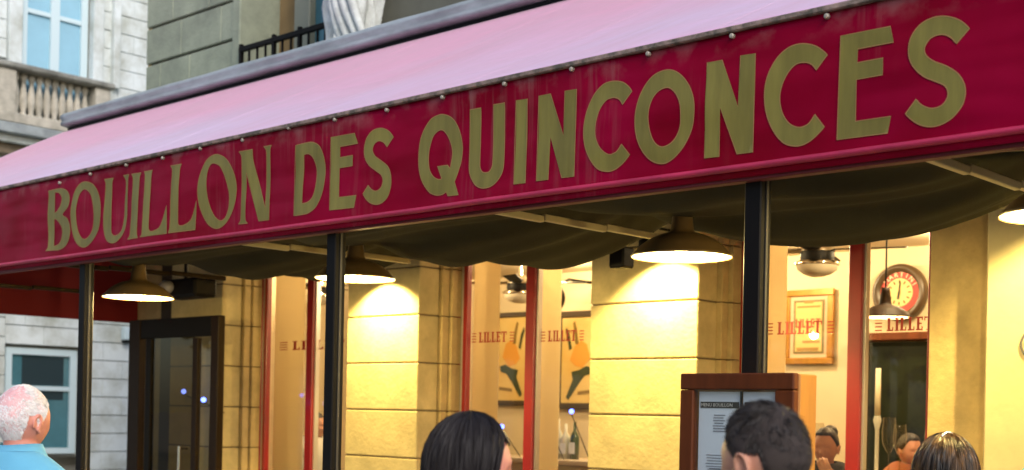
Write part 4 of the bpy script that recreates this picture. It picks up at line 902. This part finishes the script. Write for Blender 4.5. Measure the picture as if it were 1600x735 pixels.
    for s in (-1, 1):
        S = Vector((s * (sw - .03), -.01, sh - .02))
        if arms == 'face' and s == -1: El = Vector((s * .27, .12, sh - .30))
        elif arms == 'crossed': El = Vector((s * .26, .06, sh - .30))
        else: El = Vector((s * (sw + .05), -.02, sh - .33))
        bm = bmesh.new(); rr = [.074, .076, .07, .066]; P_ = [S, S.lerp(El, .25), S.lerp(El, .5), S.lerp(El, .75)]
        tube(bm, P_, rr, 20); obj("sleeve", bm, shirt, e, smooth=True)
    if collar:
        bm = bmesh.new(); pr = [(nr + .016, sh + .055), (nr + .014, sh + .098), (nr + .019, sh + .104), (nr + .034, sh + .066), (nr + .045, sh + .048)]; rings = []
        for r, z in pr: rings.append([bm.verts.new((r * math.cos(R_(-90 - 158 + 316 * q / 50)), r * 1.05 * math.sin(R_(-90 - 158 + 316 * q / 50)) - .002, z + .006 * math.sin(R_(316 * q / 50 - 158)) ** 2)) for q in range(51)])
        for a, b in zip(rings, rings[1:]):
            for q in range(50): bm.faces.new((a[q], a[q + 1], b[q + 1], b[q]))
        o = obj("collar", bm, shirt, e, smooth=True); m2 = o.modifiers.new("thick", 'SOLIDIFY'); m2.thickness = .003
    TR = trousers or mat("dark_trousers", (.03, .035, .05), .8)
    bm = bmesh.new()
    for s in (-1, 1): tube(bm, [(s * .085, 0, hip - .0), (s * .092, .012, hip * .54), (s * .10, -.01, .11)], [.115, .085, .065], 20)
    ball(bm, (0, 0, hip + .0), 1, 24, (.19, .135, .11)); obj("trousers", bm, TR, e, smooth=True)
    for s in (-1, 1): bm = bmesh.new(); ball(bm, (s * .103, .05, .045), 1, 16, (.052, .14, .05)); obj("shoe", bm, IRON, e, smooth=True)
    e["_"] = 0; del e["_"]
    return e, Vector((0, .015, hz))
def strands(name, parent, m, gen, n, seed, w0=.0011):
    rnd = random.Random(seed); vs = []; fs = []
    for _ in range(n):
        pts = gen(rnd)
        if not pts: continue
        b = len(vs); L = len(pts)
        sd_ = Vector((rnd.gauss(0, 1), rnd.gauss(0, 1), rnd.gauss(0, 1)))
        for i, p in enumerate(pts):
            d = (pts[min(i + 1, L - 1)] - pts[max(0, i - 1)])
            a = d.cross(sd_); a = a.normalized() if a.length > 1e-9 else Vector((1, 0, 0)); ww = w0 * (1 - .75 * (i / (L - 1)) ** 2)
            vs += [p + a * ww, p - a * ww]
        for i in range(L - 1): fs.append((b + 2 * i, b + 2 * i + 1, b + 2 * i + 3, b + 2 * i + 2))
    me = bpy.data.meshes.new(name); me.from_pydata([tuple(v) for v in vs], [], fs)
    for p in me.polygons: p.use_smooth = True
    return link(name, me, m, parent)
def scalp(az, el, hc, off=0, w=1.0):
    d = Vector((math.cos(el) * math.cos(az), math.cos(el) * math.sin(az), math.sin(el)))
    y = d.y * .096; 
    if d.y < 0: y *= 1.02 + .06 * max(0, d.z + .2)
    z = d.z * .118; x = d.x * .076 * w
    if z < 0:
        k = -z / .118; x *= 1 - .3 * k ** 1.4
        if d.y < 0: y *= 1 - .38 * k
    if d.y > 0 and y > .088: y = .088 + .25 * (y - .088)
    nrm = Vector((d.x / .076, d.y / .096, d.z / .118)).normalized()
    return hc + Vector((x, y, z)) + nrm * off, nrm
def hairline(az):
    """lowest elevation of hair for azimuth (face at 90 deg)"""
    a = abs(((math.degrees(az) - 90 + 180) % 360) - 180)   # 0 front .. 180 back
    if a < 45: return R_(38)
    if a < 75: return R_(38 - (a - 45) / 30 * 30)
    if a < 100: return R_(8 - (a - 75) / 25 * 18)
    if a < 118: return R_(8)
    return R_(2 - min(1, (a - 118) / 25) * 42)
def hair_cap(e, hc, m, off, low=hairline, w=1.0, bumpy=.002, name="hair"):
    bm = bmesh.new(); nu, nv = 90, 40; rows = []
    for j in range(nv + 1):
        t = j / nv; row = []
        for i in range(nu):
            az = 2 * math.pi * i / nu; l = low(az); el = math.pi / 2 + (l - math.pi / 2) * t
            o_ = (off + bumpy * mn.noise(Vector((math.cos(az) * 4, math.sin(az) * 4, el * 5)))) * min(1, (1 - t) * 6 + .08)
            row.append(bm.verts.new(scalp(az, el, hc, o_, w)[0]))
        rows.append(row)
    for a, b in zip(rows, rows[1:]):
        for i in range(nu):
            try: bm.faces.new((a[i], a[(i + 1) % nu], b[(i + 1) % nu], b[i]))
            except ValueError: pass
    bmesh.ops.remove_doubles(bm, verts=bm.verts[:], dist=1e-5)
    return obj(name, bm, m, e, smooth=True)
def hairmat(name, col, rough=.38, var=.3):
    return mat(name, col, rough, var=var, vscale=40, spec=.35, coat=.0)
CAMDIR = math.degrees(math.atan2(F.y, F.x))   # direction away from the camera
# --- man with short dark hair, in front of the menu case
q = PZ(1206, 613, 2.62); HM = hairmat("dark_brown_hair", (.040, .033, .031), .5, .5)
man, hc = person("man with short tousled dark hair seen from behind in front of the menu case", (q.x, q.y), q.z - .018, CAMDIR + 38, SKIN, mat("grey_shirt", (.1, .11, .13), .9), vox=.004, headw=1.0)
hair_cap(man, hc, mat("dark_stubble", (.045, .035, .032), .8, spec=.2), .0035, w=1.0, name="hair")
def gen_short(hc, L0, L1, w, lift, crown=(-.01, -.055)):
    def g_(r):
        az = r.random() * 2 * math.pi; s_l = math.sin(hairline(az)); el = math.asin(s_l + (1 - s_l) * r.random()); p, n_ = scalp(az, el, hc, .002, w)
        top = max(0, min(1, (el - R_(5)) / R_(45))); L = L0 + (L1 - L0) * top; L *= r.uniform(.6, 1.15)
        sw = mn.noise(Vector((p.x * 28, p.y * 28, p.z * 28))); sw2 = mn.noise(Vector((p.x * 28 + 9, p.y * 28, p.z * 28)))
        c = hc + Vector((crown[0], crown[1], .11)); rad = (p - c); rad = rad - n_ * rad.dot(n_); rad = rad.normalized() if rad.length > 1e-5 else Vector((0, 1, 0)); tg = n_.cross(rad)
        d = (rad * (.8 + .3 * sw) + tg * (.5 + 1.5 * sw2) + n_ * (lift + .5 * abs(sw)) + Vector((r.gauss(0, .16), r.gauss(0, .16), r.gauss(0, .16)))).normalized()
        pts = [p]
        for i in range(1, 5): d = (d - n_ * .10 + Vector((0, 0, -.05))).normalized(); pts.append(pts[-1] + d * L / 4)
        return pts
    return g_
strands("hair_strands", man, HM, gen_short(hc, .005, .026, 1.0, .12), 24000, 11, .0006)['kind'] = 'stuff'
# --- grey-haired man, left edge
q = PZ(32, 597, 4.5); WH = hairmat("white_hair", (.85, .84, .86), .7, .05)
BLUES = mat("light_blue_polo", (.13, .42, .62), .85, var=.06, vscale=8, bump=.15, bscale=200)
man2, hc = person("older man with short white hair and light blue polo shirt at the left edge", (q.x, q.y), q.z - .008, CAMDIR - 26, SKINP, BLUES, vox=.005, collar=True, headw=1.08)
hair_cap(man2, hc, mat("pinkish_scalp", (.74, .48, .49), .6, col2=(.70, .38, .40), vscale=14, mid=(.36, .6)), .002, w=1.08, name="scalp")
def gs2(hc):
    base = gen_short(hc, .009, .011, 1.08, .12)
    def g_(r):
        p = base(r); t = (p[0] - hc)
        if t.z > .05 and (Vector((t.x - .008, t.y + .06, 0))).length < .042 and r.random() < .88: return None
        return p
    return g_
strands("hair_strands", man2, WH, gs2(hc), 30000, 21, .0007)['kind'] = 'stuff'
# --- long haired women
def long_hair(e, hc, m, n, seed, width=1.0, drop=.42, part=0.0, flare=.012, capm=None):
    def sweep(az, t):
        a = ((math.degrees(az) - 90 + 180) % 360) - 180; k = min(1, t * 2); k = k * k * (3 - 2 * k); sg = 1 if a >= 0 else -1; a = abs(a)
        if a < 96: a = a + (68 + (a - 22) * .38 - a) * k
        return R_(90 + sg * a)
    def path(az, r0, off):
        """from parting on top over the head, then down"""
        pts = []; L = 16
        for i in range(L):
            t = i / (L - 1)
            if t < .5:
                el = R_(88) - (R_(88) - R_(-5)) * (t / .5); p, n_ = scalp(sweep(az, t), el, hc, off, width * 1.04); 
                p.x += part * max(0, math.sin(el)) * .3
            else:
                u = (t - .5) / .5; p, n_ = scalp(sweep(az, 1), R_(-5), hc, off, width * 1.04); p = p + Vector((n_.x * flare * math.sin(u * 2.4), n_.y * .02 * u * (1 if n_.y < 0 else 0), -drop * u * r0)); 
                p.y -= .02 * u
            pts.append(p)
        return pts
    lim = 22
    def ok(az): a = abs(((math.degrees(az) - 90 + 180) % 360) - 180); return a > lim
    bm = bmesh.new(); rows = []
    azs = [R_(90 + lim + (360 - 2 * lim) * i / 80) for i in range(81)]
    for az in azs: rows.append([bm.verts.new(p + Vector((0, 0, 0))) for p in path(az, 1, .013 + .0012 * math.sin(az * 13))])
    for a, b in zip(rows, rows[1:]):
        for i in range(15): bm.faces.new((a[i], a[i + 1], b[i + 1], b[i]))
    # fringe part that covers the front of the crown down to the hairline
    rows = []
    azs = [R_(90 - lim - 4 + (2 * lim + 8) * i / 30) for i in range(31)]
    for az in azs:
        rows.append([]); a = abs(math.degrees(az) - 90)
        for j in range(9): el = R_(88) - (R_(88) - R_(30 - 2 * (a / lim) ** 2)) * j / 8; rows[-1].append(bm.verts.new(scalp(az, el, hc, .013 * (1 - .35 * j / 8), width * 1.04)[0]))
    for a, b in zip(rows, rows[1:]):
        for i in range(8): bm.faces.new((a[i], a[i + 1], b[i + 1], b[i]))
    o = obj("hair", bm, capm or m, e, smooth=True); sm = o.modifiers.new("thick", 'SOLIDIFY'); sm.thickness = .004; sm.offset = -1
    def g_(r):
        az = R_(90 + lim - 6 + (360 - 2 * lim + 12) * r.random()); off = .0145 + .0025 * r.random() + .0012 * math.sin(az * 13)
        P_ = path(az, r.uniform(.8, 1.05), off); j = r.uniform(-.006, .006); k0 = r.choice([0, 0, 0, 1, 2, 4]); ph = r.random() * 6
        return [p + Vector((j * (i / 15) + .0012 * math.sin(i * .9 + ph), .0012 * math.cos(i + ph), 0)) for i, p in enumerate(P_)][k0:]
    strands("hair_strands", e, m, g_, n, seed, .0004)['kind'] = 'stuff'
q = PZ(728, 636, 3.0)
wo, hc = person("woman with long smooth black hair in the foreground facing right", (q.x, q.y), q.z - .022, CAMDIR - 76, SKINP, mat("black_top", (.02, .02, .025), .8), vox=.004, female=True, headw=.98)
BH = hairmat("black_hair", (.020, .016, .017), .5, .12); long_hair(wo, hc, BH, 24000, 31, 1.08, .42)
bm = bmesh.new()
for k in range(14):
    for s in (-1, 1):
        b0 = hc + Vector((s * .031 + (k - 7) * .0018, .080 - abs(k - 7) * .0006, -.004)); tube(bm, [b0, b0 + Vector(((k - 7) * .0004, .006, -.002)), b0 + Vector(((k - 7) * .0007, .011, .001))], [.0005, .0004, .0002], 4)
obj("eyelashes", bm, IRON, wo)
q = PZ(1482, 672, 4.0)
wo2, hc = person("woman with long brown highlighted hair seen from behind near the right window", (q.x, q.y), q.z - .020, CAMDIR + 8, SKIN, mat("beige_top", (.3, .22, .15), .9), vox=.006, female=True)
BR = mat("brown_highlighted_hair", (.16, .085, .032), .35, col2=(.012, .008, .005), vscale=22, vstretch=(1, 1, .12), spec=.7, mid=(.42, .6)); long_hair(wo2, hc, BR, 18000, 41, 1.02, .40)
bm = bmesh.new(); 
for k in range(12): ball(bm, hc + Vector((-.03 + .004 * k + .002 * (k % 2), -.035 + .002 * k, .134 - .0003 * (k - 6) ** 2)), .0045, 8)
obj("crown_highlight", bm, mat("highlight_beads", (.8, .8, .78), .15, metal=.8), wo2, smooth=True)  # bright beads stand in for the highlight on the crown
# --- man in blue shirt beyond the right edge
q = PZ(1664, 640, 4.6)
man3, hc = person("person in a light blue shirt whose shoulder shows at the bottom right corner", (q.x, q.y), 1.80, CAMDIR + 100, SKIN, BLUES, vox=.008, collar=True)
hair_cap(man3, hc, HM, .008)
# --- diner inside the right window
q = PY(1292, 655, 7.35)
din, hc = person("diner with dark tied hair inside the right window, hand raised near the face", (q.x, q.y), 1.60, CAMDIR + 150, SKIN, mat("dark_dress", (.02, .02, .02), .8), vox=.006, female=True, arms='face')
hair_cap(din, hc, HM, .010)
bm = bmesh.new(); ball(bm, hc + Vector((0, -.09, .09)), .05, 20); obj("hair_bun", bm, HM, din, smooth=True)
q = PY(1420, 668, 8.9)
din3, hc = person("diner with dark hair seated far back in front of the dark mirror, facing the street", (q.x, q.y), 1.56, CAMDIR + 200, SKIN, mat("rust_jumper", (.3, .1, .04), .9), vox=.007, female=True)
hair_cap(din3, hc, HM, .012)
# --- person in white shirt beyond left window
q = PY(492, 662, 7.6)
din2, hc = person("waiter in a white shirt standing beyond the left window", (q.x, q.y), 1.62, CAMDIR - 120, SKIN, mat("white_shirt", (.7, .68, .62), .9), vox=.008)
hair_cap(din2, hc, HM, .008)

# ================================================================== TREES ACROSS THE SQUARE (behind the camera, seen in the panes)
LEAF = mat("plane_leaf", (.06, .09, .025), .6, col2=(.03, .05, .015), vscale=2); BARK = mat("plane_bark", (.2, .18, .13), .9, var=.4, vscale=5)
rnd = random.Random(5); vs = []; fs = []
blobs = [(rnd.uniform(-2.6, 2.6), rnd.uniform(-2.4, 2.4), rnd.uniform(4.2, 9.2), rnd.uniform(1.1, 1.9)) for _ in range(22)]
for _ in range(7000):
    cx, cy, cz_, rr = rnd.choice(blobs); d = Vector((rnd.gauss(0, 1), rnd.gauss(0, 1), rnd.gauss(0, 1))).normalized() * rr * rnd.uniform(.55, 1.0); p = Vector((cx, cy, cz_)) + d
    a_ = Vector((rnd.gauss(0, 1), rnd.gauss(0, 1), rnd.gauss(0, 1))).normalized(); b_ = a_.cross(d).normalized(); q_ = rnd.uniform(.10, .2); n0 = len(vs)
    vs += [tuple(p + a_ * q_), tuple(p + b_ * q_), tuple(p - a_ * q_), tuple(p - b_ * q_)]; fs.append((n0, n0 + 1, n0 + 2, n0 + 3))
crown_me = bpy.data.meshes.new("crown"); crown_me.from_pydata(vs, [], fs); crown_me.materials.append(LEAF)
bm = bmesh.new(); tube(bm, [(0, 0, 0), (.05, 0, 2), (0, .05, 4.5)], [.26, .2, .14], 14)
for k in range(5): a_ = k * 1.25; tube(bm, [(0, 0, 3.2 + k * .2), (1.0 * math.cos(a_), 1.0 * math.sin(a_), 4.8), (2 * math.cos(a_), 2 * math.sin(a_), 6.5)], [.1, .07, .03], 8)
trunk_me = bpy.data.meshes.new("trunk"); bm.to_mesh(trunk_me); bm.free(); trunk_me.materials.append(BARK)
TL = ["first", "second", "third", "fourth", "fifth", "sixth", "seventh"]
for k in range(7):
    e = empty("plane_tree", (-34 + k * 6.2, -15 - 2.5 * (k % 2), 0), "leafy plane tree across the square behind the photographer, " + TL[k] + " from the left", "tree", "plane trees across the square", rz=k * 1.3)
    link("crown", crown_me, None, e); link("trunk", trunk_me, None, e)
